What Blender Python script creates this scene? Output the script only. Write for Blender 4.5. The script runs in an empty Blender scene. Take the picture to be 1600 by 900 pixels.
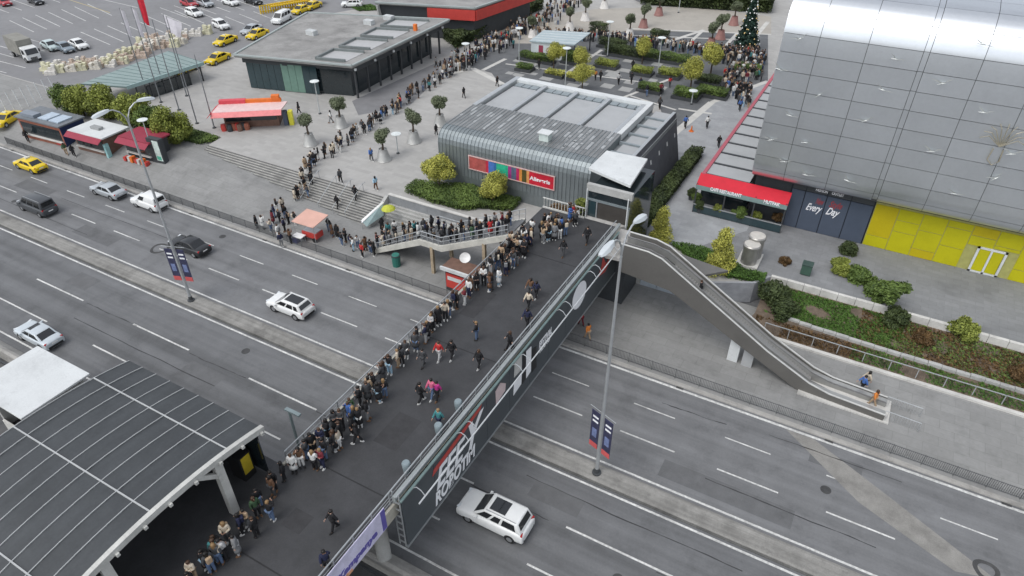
import bpy, bmesh, math, random
from mathutils import Vector, Matrix, Euler
R = math.radians
rnd = random.Random(7)
sc = bpy.context.scene
COL = sc.collection
# ------------------------------------------------------------------ camera
CAM_H, FPX = 39.0, 1070.0
PITCH, HEAD = R(36.5), R(29.0)
cam = bpy.data.cameras.new('camera'); cam_o = bpy.data.objects.new('camera', cam); COL.objects.link(cam_o)
cam_o.location = (0, 0, CAM_H); cam_o.rotation_euler = (R(90) - PITCH, 0, HEAD)
cam.sensor_width = 36; cam.lens = FPX / 1600 * 36; cam.clip_start = .5; cam.clip_end = 6000
sc.camera = cam_o
# ------------------------------------------------------------------ sky, sun, exposure (overcast)
w = bpy.data.worlds.new('World'); sc.world = w; w.use_nodes = True
nt = w.node_tree; nt.nodes.clear()
sky = nt.nodes.new('ShaderNodeTexSky'); sky.sky_type = 'NISHITA'; sky.sun_disc = False
SUN_EL, SUN_AZ = R(58), R(200)
sky.sun_elevation = SUN_EL; sky.sun_rotation = SUN_AZ; sky.air_density = 1.0; sky.dust_density = 2.0; sky.ozone_density = 1.0
hsv = nt.nodes.new('ShaderNodeHueSaturation'); hsv.inputs['Saturation'].default_value = .30
bg = nt.nodes.new('ShaderNodeBackground'); bg.inputs['Strength'].default_value = .15
wo = nt.nodes.new('ShaderNodeOutputWorld')
nt.links.new(sky.outputs[0], hsv.inputs['Color']); nt.links.new(hsv.outputs[0], bg.inputs[0]); nt.links.new(bg.outputs[0], wo.inputs[0])
sl = bpy.data.lights.new('sun', 'SUN'); sl.energy = .7; sl.angle = R(30); sl.color = (1, .99, .96)
so = bpy.data.objects.new('sun', sl); COL.objects.link(so)
sd = Vector((math.sin(SUN_AZ) * math.cos(SUN_EL), math.cos(SUN_AZ) * math.cos(SUN_EL), math.sin(SUN_EL)))
so.rotation_euler = sd.to_track_quat('Z', 'Y').to_euler(); so.location = (0, 0, 80)
sc.view_settings.view_transform = 'Standard'; sc.view_settings.look = 'None'
sc.view_settings.exposure = 0.56; sc.view_settings.gamma = 1
# ------------------------------------------------------------------ survey helpers: a pixel of the photo -> a point at a real height
_fw = Vector((-math.sin(HEAD) * math.cos(PITCH), math.cos(HEAD) * math.cos(PITCH), -math.sin(PITCH)))
_rt = Vector((math.cos(HEAD), math.sin(HEAD), 0)); _up = _rt.cross(_fw)
def ray(x, y): return _fw * FPX + _rt * (x - 800) - _up * (y - 450)
def at(x, y, z=0.):
    d = ray(x, y); t = (z - CAM_H) / d.z
    return Vector((d.x * t, d.y * t, z))
def at2(x, y, z=0.): p = at(x, y, z); return (p.x, p.y)
ZP, ZD, ZW = 2.0, 7.0, .15          # plaza, bridge deck, roadside pavement
# ------------------------------------------------------------------ materials
MATS = {}
def M(name, rgb, rough=.7, metal=0., var=.12, scale=2., bump=0., bscale=40., spec=.4, streak=None, dirt=0., world=True, alpha=1., joints=None, rand=0.):
    if name in MATS: return MATS[name]
    m = bpy.data.materials.new(name); m.use_nodes = True; N = m.node_tree.nodes; L = m.node_tree.links
    b = N['Principled BSDF']; b.inputs['Roughness'].default_value = rough; b.inputs['Metallic'].default_value = metal
    b.inputs['Specular IOR Level'].default_value = spec
    col = None
    def rgbn():
        n = N.new('ShaderNodeRGB'); n.outputs[0].default_value = (*rgb, 1); return n.outputs[0]
    col = rgbn()
    if world: geo = N.new('ShaderNodeNewGeometry'); vec = geo.outputs['Position']
    else: tc = N.new('ShaderNodeTexCoord'); vec = tc.outputs['Object']
    def mapped(s):
        mp = N.new('ShaderNodeMapping'); mp.inputs['Scale'].default_value = s; L.new(vec, mp.inputs['Vector']); return mp.outputs[0]
    def noise(v, s, det=4, ro=.6):
        n = N.new('ShaderNodeTexNoise'); n.inputs['Scale'].default_value = s; n.inputs['Detail'].default_value = det; n.inputs['Roughness'].default_value = ro
        L.new(v, n.inputs['Vector']); return n.outputs['Fac']
    def scale_by(col, fac, lo, hi, a=.3, c=.7):
        r = N.new('ShaderNodeMapRange'); r.inputs['From Min'].default_value = a; r.inputs['From Max'].default_value = c
        r.inputs['To Min'].default_value = lo; r.inputs['To Max'].default_value = hi; L.new(fac, r.inputs['Value'])
        mx = N.new('ShaderNodeVectorMath'); mx.operation = 'SCALE'; L.new(col, mx.inputs[0]); L.new(r.outputs[0], mx.inputs['Scale']); return mx.outputs[0]
    if var > 0:
        col = scale_by(col, noise(vec, scale, 5), 1 - var, 1 + var)
        col = scale_by(col, noise(vec, scale * 14, 3), 1 - var * .6, 1 + var * .6)
    if streak:
        s, amt = streak
        col = scale_by(col, noise(mapped(s), 1., 4), 1 - amt, 1 + amt)
    if dirt > 0:
        col = scale_by(col, noise(vec, .35, 6, .7), 1., 1 - dirt, .52, .68)
        col = scale_by(col, noise(vec, 1.3, 6, .75), 1., 1 - dirt * .7, .58, .7)
    if joints:
        jx, jy, jw, dark = joints
        br = N.new('ShaderNodeTexBrick'); br.inputs['Scale'].default_value = 1; br.inputs['Mortar Size'].default_value = jw
        br.inputs['Brick Width'].default_value = jx; br.inputs['Row Height'].default_value = jy; br.inputs['Mortar Smooth'].default_value = .3
        br.inputs['Color1'].default_value = (1, 1, 1, 1); br.inputs['Color2'].default_value = (.88, .88, .88, 1); br.inputs['Mortar'].default_value = (dark, dark, dark, 1)
        L.new(vec, br.inputs['Vector'])
        mx = N.new('ShaderNodeVectorMath'); mx.operation = 'MULTIPLY'; L.new(col, mx.inputs[0]); L.new(br.outputs['Color'], mx.inputs[1]); col = mx.outputs[0]
    if rand > 0:
        oi = N.new('ShaderNodeObjectInfo'); col = scale_by(col, oi.outputs['Random'], 1 - rand, 1 + rand, 0, 1)
    L.new(col, b.inputs['Base Color'])
    if bump > 0:
        bp = N.new('ShaderNodeBump'); bp.inputs['Strength'].default_value = bump; bp.inputs['Distance'].default_value = .02
        L.new(noise(vec, bscale, 3), bp.inputs['Height']); L.new(bp.outputs[0], b.inputs['Normal'])
    if alpha < 1:
        b.inputs['Alpha'].default_value = alpha
    MATS[name] = m; return m
def leafmat(name, dark, light, rough=.6):
    m = bpy.data.materials.new(name); m.use_nodes = True; N = m.node_tree.nodes; L = m.node_tree.links
    b = N['Principled BSDF']; b.inputs['Roughness'].default_value = rough; b.inputs['Specular IOR Level'].default_value = .25
    a = N.new('ShaderNodeAttribute'); a.attribute_name = 'v'
    mx = N.new('ShaderNodeMix'); mx.data_type = 'RGBA'; mx.inputs['A'].default_value = (*dark, 1); mx.inputs['B'].default_value = (*light, 1)
    L.new(a.outputs['Fac'], mx.inputs['Factor']); L.new(mx.outputs['Result'], b.inputs['Base Color'])
    MATS[name] = m; return m
# greys and paints
asph = M('asphalt', (.165, .168, .172), .78, var=.10, scale=.5, bump=.25, bscale=60, streak=((.015, .9, 1), .2), dirt=.2)
asph2 = M('asphalt_near', (.135, .138, .142), .7, var=.10, scale=.5, bump=.25, bscale=60, streak=((.015, .8, 1), .24), dirt=.2)
deckm = M('deck_asphalt', (.052, .053, .056), .62, var=.16, scale=.8, bump=.3, bscale=50, dirt=.18)
white_paint = M('road_paint', (.56, .56, .54), .6, var=.3, scale=5, streak=((.5, 4, 1), .25), dirt=.3)
kerbm = M('kerb_concrete', (.34, .33, .31), .85, var=.15, scale=1.5, dirt=.3, bump=.2)
median_m = M('median_dirty_concrete', (.235, .23, .215), .9, var=.2, scale=.8, dirt=.35, streak=((.05, 3, 1), .2))
pave = M('pavement', (.265, .265, .258), .85, var=.09, scale=.25, dirt=.2, bump=.2, joints=(2.0, 1.0, .02, .75))
pavedark = M('mall_pavement', (.225, .23, .235), .8, var=.09, scale=.2, dirt=.22, joints=(1.2, .6, .02, .8))
plazam = M('plaza_stone', (.40, .392, .375), .8, var=.05, scale=.2, dirt=.05, joints=(1.2, .6, .012, .86))
walkm = M('walkway_stone', (.34, .35, .36), .75, var=.10, scale=.4, dirt=.14, joints=(1.2, .6, .015, .85))
darkstone = M('dark_paving', (.13, .135, .14), .8, var=.12, scale=.8, joints=(.8, .8, .02, .8))
lightstone = M('pale_stone', (.52, .51, .48), .8, var=.1, scale=.8, dirt=.1)
tanstone = M('tan_paving', (.37, .345, .305), .8, var=.08, scale=.3, dirt=.1)
lotm = M('lot_asphalt', (.22, .22, .225), .85, var=.08, scale=.08, dirt=.08)
conc = M('concrete', (.40, .40, .385), .85, var=.15, scale=.8, dirt=.3, bump=.2)
concw = M('pale_concrete', (.55, .54, .51), .85, var=.12, scale=.8, dirt=.25)
soil = M('soil', (.13, .10, .075), .95, var=.4, scale=1.5, bump=.5, bscale=15)
grassg = M('lawn_soil', (.06, .10, .03), .95, var=.4, scale=1.2, bump=.5, bscale=20)
white = M('white_paint', (.78, .78, .77), .5, var=.05, scale=1, dirt=.08)
dirtywhite = M('dirty_white', (.62, .64, .64), .55, var=.08, scale=.7, dirt=.22)
steel = M('galvanised_steel', (.50, .52, .53), .42, .6, var=.08, scale=2)
railm = M('rail_steel', (.44, .46, .47), .45, .5, var=.1, scale=3)
darksteel = M('dark_steel', (.075, .08, .085), .5, .4, var=.1, scale=2)
black = M('black', (.015, .015, .016), .6, var=.05)
dark = M('dark_cladding', (.045, .05, .055), .5, var=.12, scale=1)
glassd = M('dark_glass', (.018, .026, .03), .08, var=.05, spec=.8)
glassb = M('teal_glass', (.025, .05, .058), .1, var=.1, spec=.8)
glassg = M('green_glass', (.15, .26, .21), .15, var=.08, spec=.7)
greypanel = M('grey_panel', (.38, .39, .395), .45, var=.04, scale=.6, dirt=.07)
red = M('red_fabric', (.55, .012, .03), .6, var=.08, scale=1)
redp = M('red_panel', (.50, .055, .045), .5, var=.08, scale=1)
maroon = M('maroon_fabric', (.28, .035, .06), .7, var=.1)
orange = M('orange', (.70, .17, .03), .6, var=.08)
yellow = M('yellow_panel', (.46, .43, .003), .6, var=.06, scale=.6, dirt=.08)
yellow2 = M('yellow_ochre_panel', (.47, .38, .003), .6, var=.06, scale=.6, dirt=.08)
lime = M('lime_fabric', (.45, .48, .05), .6, var=.06)
pink = M('pink_canvas', (.62, .37, .30), .7, var=.06, scale=1)
navy = M('navy_panel', (.072, .09, .125), .4, var=.06, scale=.8)
wood = M('brown_wood', (.17, .10, .075), .7, var=.2, scale=2)
brick_m = M('terracotta', (.30, .11, .07), .8, var=.2, scale=2)
trunkm = M('bark', (.075, .055, .04), .9, var=.3, scale=5, world=False)
leaf_ol = leafmat('olive_leaves', (.065, .085, .048), (.22, .25, .15))
leaf_ye = leafmat('yellow_green_leaves', (.14, .16, .035), (.58, .56, .12))
leaf_gr = leafmat('green_leaves', (.038, .066, .018), (.16, .23, .055))
leaf_lg = leafmat('lime_leaves', (.085, .11, .022), (.32, .36, .075))
leaf_dk = leafmat('dark_leaves', (.022, .034, .015), (.09, .12, .042))
leaf_br = leafmat('brown_leaves', (.045, .03, .015), (.17, .10, .04))
grassl = leafmat('grass_blades', (.03, .065, .012), (.10, .19, .035))
# ------------------------------------------------------------------ mesh builder
def origin(o):
    v = Vector((0, 0, 0))
    while o is not None: v += o.location; o = o.parent
    return v
class MB:
    def __init__(s): s.v = []; s.f = []
    def add(s, vs, fs):
        o = len(s.v); s.v += [tuple(p) for p in vs]; s.f += [[i + o for i in f] for f in fs]; return s
    def box(s, x0, x1, y0, y1, z0, z1):
        vs = [(x, y, z) for z in (z0, z1) for x, y in ((x0, y0), (x1, y0), (x1, y1), (x0, y1))]
        return s.add(vs, [(3, 2, 1, 0), (4, 5, 6, 7), (0, 1, 5, 4), (1, 2, 6, 5), (2, 3, 7, 6), (3, 0, 4, 7)])
    def bar(s, a, b, wx=.1, wz=.1):
        a = Vector(a); b = Vector(b); d = (b - a).normalized()
        u = Vector((0, 0, 1)) if abs(d.z) < .95 else Vector((1, 0, 0))
        r = d.cross(u).normalized(); u = r.cross(d)
        vs = [p + r * i * wx / 2 + u * j * wz / 2 for p in (a, b) for i, j in ((-1, -1), (1, -1), (1, 1), (-1, 1))]
        return s.add(vs, [(3, 2, 1, 0), (4, 5, 6, 7), (0, 1, 5, 4), (1, 2, 6, 5), (2, 3, 7, 6), (3, 0, 4, 7)])
    def tube(s, pts, r=.05, n=8, r1=None):
        pts = [Vector(p) for p in pts]; k = len(pts); rings = []
        for i, p in enumerate(pts):
            d = (pts[min(i + 1, k - 1)] - pts[max(i - 1, 0)]).normalized()
            u = Vector((0, 0, 1)) if abs(d.z) < .9 else Vector((1, 0, 0))
            a = d.cross(u).normalized(); b = a.cross(d)
            rr = (r[i] if isinstance(r, (list, tuple)) else r + ((r1 if r1 is not None else r) - r) * i / max(1, k - 1))
            rings.append([p + (a * math.cos(2 * math.pi * j / n) + b * math.sin(2 * math.pi * j / n)) * rr for j in range(n)])
        fs = []
        for i in range(k - 1):
            for j in range(n): fs.append((i * n + j, i * n + (j + 1) % n, (i + 1) * n + (j + 1) % n, (i + 1) * n + j))
        fs.append(tuple(range(n - 1, -1, -1))); fs.append(tuple((k - 1) * n + j for j in range(n)))
        return s.add([q for g in rings for q in g], fs)
    def lathe(s, prof, c=(0, 0, 0), n=16, sx=1, sy=1):
        k = len(prof); vs = [(c[0] + r * sx * math.cos(2 * math.pi * j / n), c[1] + r * sy * math.sin(2 * math.pi * j / n), c[2] + z) for r, z in prof for j in range(n)]
        fs = [(i * n + j, i * n + (j + 1) % n, (i + 1) * n + (j + 1) % n, (i + 1) * n + j) for i in range(k - 1) for j in range(n)]
        fs.append(tuple(range(n - 1, -1, -1))); fs.append(tuple((k - 1) * n + j for j in range(n)))
        return s.add(vs, fs)
    def prism(s, poly, z0, z1):
        n = len(poly); A = sum(poly[i][0] * poly[(i + 1) % n][1] - poly[(i + 1) % n][0] * poly[i][1] for i in range(n))
        if A < 0: poly = poly[::-1]
        f0 = (lambda i: z0) if not callable(z0) else (lambda i: z0(*poly[i][:2])); f1 = (lambda i: z1) if not callable(z1) else (lambda i: z1(*poly[i][:2]))
        vs = [(poly[i][0], poly[i][1], f0(i)) for i in range(n)] + [(poly[i][0], poly[i][1], f1(i)) for i in range(n)]
        return s.add(vs, [tuple(range(n - 1, -1, -1)), tuple(range(n, 2 * n))] + [(i, (i + 1) % n, n + (i + 1) % n, n + i) for i in range(n)])
    def quad(s, a, b, c, d): return s.add([a, b, c, d], [(0, 1, 2, 3)])
    def slab(s, a, b, c, d, t):
        "quad a b c d given thickness t along its normal (both sides)"
        a, b, c, d = map(Vector, (a, b, c, d)); n = (b - a).cross(d - a).normalized() * t
        return s.add([a, b, c, d, a + n, b + n, c + n, d + n], [(3, 2, 1, 0), (4, 5, 6, 7), (0, 1, 5, 4), (1, 2, 6, 5), (2, 3, 7, 6), (3, 0, 4, 7)])
    def ext(s, prof, axis, a, b):
        "profile list of 2-d points extruded along x ('x': prof=(y,z)) or y ('y': prof=(x,z))"
        n = len(prof)
        mk = (lambda t, p: (t, p[0], p[1])) if axis == 'x' else (lambda t, p: (p[0], t, p[1]))
        vs = [mk(a, p) for p in prof] + [mk(b, p) for p in prof]
        return s.add(vs, [tuple(range(n)), tuple(range(2 * n - 1, n - 1, -1))] + [(i, n + i, n + (i + 1) % n, (i + 1) % n) for i in range(n)])
    def mesh(s, name, mat=None, smooth=False):
        me = bpy.data.meshes.new(name); me.from_pydata(s.v, [], s.f); me.update()
        bm = bmesh.new(); bm.from_mesh(me); bmesh.ops.recalc_face_normals(bm, faces=bm.faces); bm.to_mesh(me); bm.free()
        if mat: me.materials.append(mat)
        if smooth:
            for p in me.polygons: p.use_smooth = True
            me.set_sharp_from_angle(angle=R(40))
        return me
    def build(s, name, mat, parent=None, smooth=False, bevel=0., local=False):
        if parent is not None and not local:
            o = origin(parent); s.v = [(x - o.x, y - o.y, z - o.z) for x, y, z in s.v]
        ob = bpy.data.objects.new(name, s.mesh(name, mat, smooth)); COL.objects.link(ob); ob.parent = parent
        if bevel:
            m = ob.modifiers.new('bevel', 'BEVEL'); m.width = bevel; m.segments = 2; m.limit_method = 'ANGLE'
        return ob
def tag(o, label, cat, group=None):
    o['label'] = label; o['category'] = cat
    if group: o['group'] = group
    return o
def TH(name, label, cat, loc=(0, 0, 0), rz=0., group=None):
    o = bpy.data.objects.new(name, None); COL.objects.link(o); o.location = loc; o.rotation_euler = (0, 0, rz); o.empty_display_size = .3
    return tag(o, label, cat, group)
def struct(o): o['kind'] = 'structure'; return o
def stuff(o, label=None, cat=None):
    o['kind'] = 'stuff'
    if label: o['label'] = label; o['category'] = cat
    return o
def copy_tree(o, parent=None):
    c = o.copy(); COL.objects.link(c); c.parent = parent
    for ch in list(o.children): copy_tree(ch, c)
    return c
def inst(name, me, parent, loc=(0, 0, 0), rot=(0, 0, 0), scale=(1, 1, 1)):
    o = bpy.data.objects.new(name, me); COL.objects.link(o); o.parent = parent; o.location = loc; o.rotation_euler = rot; o.scale = scale; return o
def bake(me, mods):
    o = bpy.data.objects.new('tmp', me); COL.objects.link(o)
    for t, kw in mods:
        m = o.modifiers.new(t, t)
        for k, v in kw.items(): setattr(m, k, v)
    bpy.context.view_layer.update()
    r = bpy.data.meshes.new_from_object(o.evaluated_get(bpy.context.evaluated_depsgraph_get()))
    bpy.data.objects.remove(o); return r
def text_mesh(txt, size, mat, shear=0., bold=0., space=1.):
    cu = bpy.data.curves.new('txt', 'FONT'); cu.body = txt; cu.size = size; cu.shear = shear; cu.extrude = .012; cu.offset = bold; cu.space_character = space
    o = bpy.data.objects.new('txt', cu); COL.objects.link(o); bpy.context.view_layer.update()
    me = bpy.data.meshes.new_from_object(o.evaluated_get(bpy.context.evaluated_depsgraph_get())); bpy.data.objects.remove(o)
    me.materials.clear(); me.materials.append(mat); return me
def text_on(name, txt, size, mat, parent, p, xdir, shear=0., bold=0., width=None, space=1., zdir=(0, 0, 1)):
    "writing on an upright face; p lower left corner in world, xdir its reading direction"
    me = text_mesh(txt, size, mat, shear, bold, space)
    xs = [v.co.x for v in me.vertices]; sx = 1.
    if width: sx = width / (max(xs) - min(xs))
    o = bpy.data.objects.new(name, me); COL.objects.link(o); o.parent = parent
    X = Vector(xdir).normalized(); Z = Vector(zdir).normalized(); Y = X.cross(Z) * -1
    # local x->X, local y->Z (up), local z->normal
    n = X.cross(Z)
    rot = Matrix((X, Z, n)).transposed().to_4x4()
    loc = Vector(p) - (origin(parent) if parent else Vector())
    o.matrix_local = Matrix.Translation(loc) @ rot @ Matrix.Diagonal((sx, 1, 1, 1)); return o
# ================================================================== THE SETTING
g = MB(); g.box(-3000, 3000, -3000, 3000, -2.2, -.02); struct(g.build('ground', asph2))
def sheet(name, poly, z, mat, t=None, st=True):
    m = MB(); n = len(poly)
    m.add([(x, y, z) for x, y in poly], [tuple(range(n))]); o = m.build(name, mat)
    for p in o.data.polygons:
        if p.normal.z < 0: o.data.flip_normals(); break
    return struct(o) if st else o
rect = lambda x0, x1, y0, y1: [(x0, y0), (x1, y0), (x1, y1), (x0, y1)]
sheet('road_far', rect(-500, 300, 30.5, 40.95), 0., asph)
sheet('road_near', rect(-500, 300, 17.9, 29.2), 0., asph2)
sheet('busway', rect(-500, 300, 3.0, 16.6), -.005, M('busway_asphalt', (.10, .10, .10), .8, var=.15, scale=.4, dirt=.3))
# median with kerb stones on both sides
md = struct(MB().ext([(29.1, -.02), (29.1, .16), (29.25, .2), (30.35, .24), (30.55, .2), (30.55, -.02)], 'x', -400, 250).build('median', median_m))
MB().ext([(28.97, -.02), (28.97, .05), (29.1, .1), (29.1, -.02)], 'x', -400, 250).build('gutter', M('gutter', (.10, .10, .095), .9, var=.3, scale=.8, dirt=.3), md)
# painted lines
lines = MB(); rl = []
def paint(x0, x1, y, wd, z=.004):
    m = MB(); m.add([(x0, y - wd / 2, z), (x1, y - wd / 2, z), (x1, y + wd / 2, z), (x0, y + wd / 2, z)], [(0, 1, 2, 3)])
    return struct(m.build('lane_line', white_paint))
for y, wd in ((31.0, .17), (28.7, .17), (40.65, .22), (18.6, .15)): paint(-400, 250, y, wd)
x = -112.
while x < 90: paint(x, x + 4.2, 34.35, .13); x += 7.3
x = -116.7
while x < 90: paint(x, x + 3.3, 37.5, .11); x += 7.12
x = -123.8
while x < 60: paint(x, x + 7.2, 24.95, .15); x += 14.25
x = -123.6
while x < 60: paint(x, x + 7.6, 21.4, .14); x += 14.1
# trench repair strip and tyre rings
sheet('repair_strip', [(1.0, 40.5), (3.0, 40.5), (8.3, 37.7), (14.6, 34.3), (12.4, 33.7), (6.6, 36.2)], .006, M('repair_asphalt', (.235, .228, .212), .9, var=.2, scale=1, dirt=.2))
for (cx, cy, r, c) in ((-60.9, 34.4, .95, (.06, .06, .06)), (14.1, 34.7, .75, (.04, .04, .04))):
    m = MB(); n = 32; vs = []
    for i in range(n):
        a = 2 * math.pi * i / n; q = 1 + .06 * math.sin(3 * a)
        vs += [(cx + math.cos(a) * r * q, cy + math.sin(a) * r * q, .009), (cx + math.cos(a) * (r - .28) * q, cy + math.sin(a) * (r - .28) * q, .009)]
    m.add(vs, [(2 * i, 2 * ((i + 1) % n), 2 * ((i + 1) % n) + 1, 2 * i + 1) for i in range(n)])
    struct(m.build('tyre_ring_mark', M('tyre_rubber_mark', (.06, .06, .06), .8, var=.3)))
# tar seams on the road
seam = M('tar_seam', (.045, .045, .047), .6, var=.2)
rs = random.Random(3)
for (x0, x1, y0) in ((-45, -38.5, 24.75), (-31, -24, 24.8), (-59, -52, 24.85), (-17, -11, 24.8), (-3.6, 4, 24.75), (0, 9, 39.3), (-8, -3, 38.6), (-3, 8, 33.2), (-95, -70, 32.6), (-58, -40, 22.9), (-14, 1, 27.4), (-80, -60, 36.1)):
    m = MB(); k = 14; vs = []
    y = y0
    for i in range(k + 1):
        xx = x0 + (x1 - x0) * i / k; y += rs.uniform(-.05, .05); wd = .035 * rs.uniform(.4, 1.5)
        vs += [(xx, y - wd, .006), (xx, y + wd, .006)]
    m.add(vs, [(2 * i, 2 * i + 2, 2 * i + 3, 2 * i + 1) for i in range(k)]); struct(m.build('tar_seam', seam))
pt_ = M('asphalt_patch', (.125, .127, .13), .8, var=.12, scale=1, dirt=.2); mh_ = M('manhole_iron', (.07, .07, .07), .6, .3, var=.2)
for (x0, x1, y0, y1) in ((-72, -66, 32.0, 33.7), (-30, -26.5, 35.4, 36.8), (-6, 3, 31.8, 33.4), (-44, -40, 22.3, 24.2), (3, 6.5, 38.2, 39.6), (-64, -61, 26, 27.8), (-13.2, -9.5, 25.9, 27.3), (-88, -82, 35.2, 36.9)): sheet('road_patch', rect(x0, x1, y0, y1), .0025, pt_)
for (x, y) in ((-57, 39.2), (-27.5, 38.6), (4.5, 36.2), (-41, 27.2), (-5.5, 23.2), (-84, 33.0)):
    o_ = MB().lathe([(.36, 0), (.36, .006), (.3, .0065)], (x, y, .002), 20).build('manhole_cover', mh_); struct(o_)
for i in range(12): struct(MB().box(-98 + i * 11.3, -97.4 + i * 11.3, 40.72, 40.94, .003, .012).build('gutter_grate', mh_))
# kerb and pavement (it climbs towards the kiosks on the left)
kb = struct(MB().ext([(40.95, -.02), (40.97, .13), (41.0, ZW), (41.3, ZW), (41.3, -.02)], 'x', -400, 250).build('kerb', kerbm))
def zpav(x, y):
    rx = min(1, max(0, (-46 - x) / 27)); ry = min(1, max(0, (y - 42.5) / 6.)); z = ZW + 1.45 * rx * ry
    if x < -73 and y > 48.5: z += (ZP - .01 - z) * min(1, (y - 48.5) / 5.5)
    return z
def on_pav(px, py):
    z = .3
    for _ in range(12): p = at(px, py, z); z = zpav(p.x, p.y)
    return at(px, py, z)
m = MB(); xs = [-400, -200, -150, -120, -110, -100, -95, -90, -85, -80, -76, -73, -72.5, -70, -65, -60, -55, -50, -46, -44.6, -30, 0, 30, 250]; ys = [41.3, 42.5, 44, 45.5, 47, 48.5, 50, 52, 54.2]
vs = [(x, y, zpav(x, y)) for y in ys for x in xs]; nx = len(xs)
m.add(vs, [(j * nx + i, j * nx + i + 1, (j + 1) * nx + i + 1, (j + 1) * nx + i) for j in range(len(ys) - 1) for i in range(nx - 1)])
struct(m.build('pavement', pave))
# the plaza slab
PL = [(-400, 54.2), (-73, 54.2), (-72.6, 51.8), (-44.6, 51.8), (-33.5, 51.9), (-29.5, 52.8), (-16.5, 52.6), (-10, 52.6), (-5.2, 55.2), (-4.2, 56.8), (250, 56.8), (250, 900), (-900, 900), (-900, 54.2)]
struct(MB().prism(PL, -1, ZP).build('plaza', plazam))
A2 = lambda pts, z=ZP: [at2(x, y, z) for x, y in pts]
sheet('parking_lot', [(-400, 54.4), (at(60, 150, ZP).x, 54.4)] + A2([(130, 140), (235, 122), (330, 96), (372, 82), (470, 30), (590, 8), (640, -60), (400, -160), (-700, -120)]), ZP + .006, lotm)
sheet('garden_paving', A2([(690, 118), (738, 106), (768, 114), (784, 135), (900, 148), (1030, 165), (1046, 212), (1112, 160), (1200, 128), (1200, 52), (985, 45), (880, 66), (800, 66)]), ZP + .006, darkstone)
sheet('square_paving', A2([(690, 60), (930, 14), (1080, 10), (1205, 26), (1205, 54), (985, 47), (880, 68), (800, 68)]), ZP + .010, tanstone)
sheet('walkway', A2([(985, 362), (1047, 215), (1112, 160), (1200, 126), (1290, 126), (1290, 345), (1100, 390), (1010, 375)]), ZP + .014, walkm)
sheet('mall_forecourt', [(-12.5, 57.0), (250, 57.0), (250, 70), (-8.0, 70), (-8.0, 64)], ZP + .018, pavedark)
sheet('far_road', A2([(1000, 4), (1205, 18), (1205, -60), (850, -60)]), ZP + .012, asph)
def strip(p, q, wd, z=ZP + .022, mat=lightstone, name='paving_band'):
    a = at(*p, ZP); b = at(*q, ZP); d = (b - a).normalized(); n = Vector((-d.y, d.x, 0)) * wd / 2
    return sheet(name, [(v.x, v.y) for v in (a - n, b - n, b + n, a + n)], z, mat)
zz = ZP + .022
for i, (p, q, wd) in enumerate([((1047, 214), (1112, 160), 1.0), ((1112, 160), (1200, 127), .8), ((738, 107), (786, 132), 1.0), ((700, 116), (738, 107), 1.0), ((754, 110), (790, 92), .7), ((960, 158), (1056, 120), .5), ((1060, 170), (1112, 178), .5),
                    ((985, 150), (1056, 172), .4), ((1030, 70), (1100, 47), .8), ((1072, 72), (1098, 48), .6), ((1128, 78), (1152, 52), .6), ((900, 52), (1150, 62), .5), ((985, 45), (1205, 54), .6), ((1178, 60), (1200, 34), .8), ((880, 118), (940, 78), .6), ((790, 100), (1000, 128), .4), ((905, 84), (990, 90), .4)]):
    strip(p, q, wd, zz + i * .0006)
for i in range(34):   # chequered pale slabs between the planters
    px = rnd.uniform(790, 1080); py = rnd.uniform(92, 140); p = at(px, py, ZP); s = rnd.uniform(.5, 1.0)
    sheet('pale_slab', rect(p.x - s, p.x + s, p.y - s, p.y + s), ZP + .008 + i * .0003, M('slab_grey', (.33, .33, .32), .8, var=.1))
# parking bay lines
for (sx, sy, dx, dy, vx, vy, n) in ((15, 32, 20.3, -4.3, 38, 18, 7), (126, 50, 21, -4.8, 46, 20, 9), (-62, 78, 24, -5, 60, 17, 5), (-75, 108, 30, -8, 55, 14, 4), (250, 12, 22, -3, 44, 16, 8), (-20, 8, 20, -4, 34, 12, 6), (330, 30, 22, -4, 30, 12, 5)):
    for i in range(n): strip((sx + dx * i, sy + dy * i), (sx + dx * i + vx, sy + dy * i + vy), .16, ZP + .011, white_paint, 'bay_line')
strip((100, -3), (172, 20), .2, ZP + .0125, M('worn_yellow', (.45, .37, .18), .7), 'bay_line')
strip((155, -2), (215, 12), .2, ZP + .0125, white_paint, 'bay_line')
# plaza stairs: twelve long steps, the lower ones running out in the rising pavement
ps = TH('plaza_stairs', 'wide pale stone stairs from the pavement up to the plaza', 'stairs', (-58.5, 48.3, 0))
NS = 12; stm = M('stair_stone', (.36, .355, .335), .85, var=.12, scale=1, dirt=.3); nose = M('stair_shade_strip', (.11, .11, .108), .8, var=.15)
for i in range(NS):
    z1 = ZW + (ZP - .012 - ZW) * (i + 1) / NS; y0 = 48.3 + .295 * i
    st = MB().box(-72.6, -44.6, y0, 51.85, z1 - .16 if i else -.1, z1).build('step', stm, ps)
    MB().box(-72.6, -44.6, y0 - .004, y0 + .12, z1 - .05, z1 + .004).build('shade_nosing', nose, st)  # dark strip on the step edge: riser shade and grime put into its colour
for px in ((470, 320, 492, 275), (498, 328, 520, 290), (527, 331, 548, 298), (548, 336, 566, 305)):
    b0 = Vector((at(px[0], px[1], .2).x, 48.4, ZW)); 
    hr = MB(); X = b0.x
    hr.tube([(X, 48.2, 1.0), (X, 51.6, 2.9), (X, 52.1, 2.9)], .035, 6)
    for t in (0, .5, 1): hr.tube([(X, 48.3 + 3.4 * t, .1 + 1.8 * t), (X, 48.3 + 3.4 * t, 1.02 + 1.9 * t)], .03, 6)
    hr.build('handrail', railm, ps)
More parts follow.
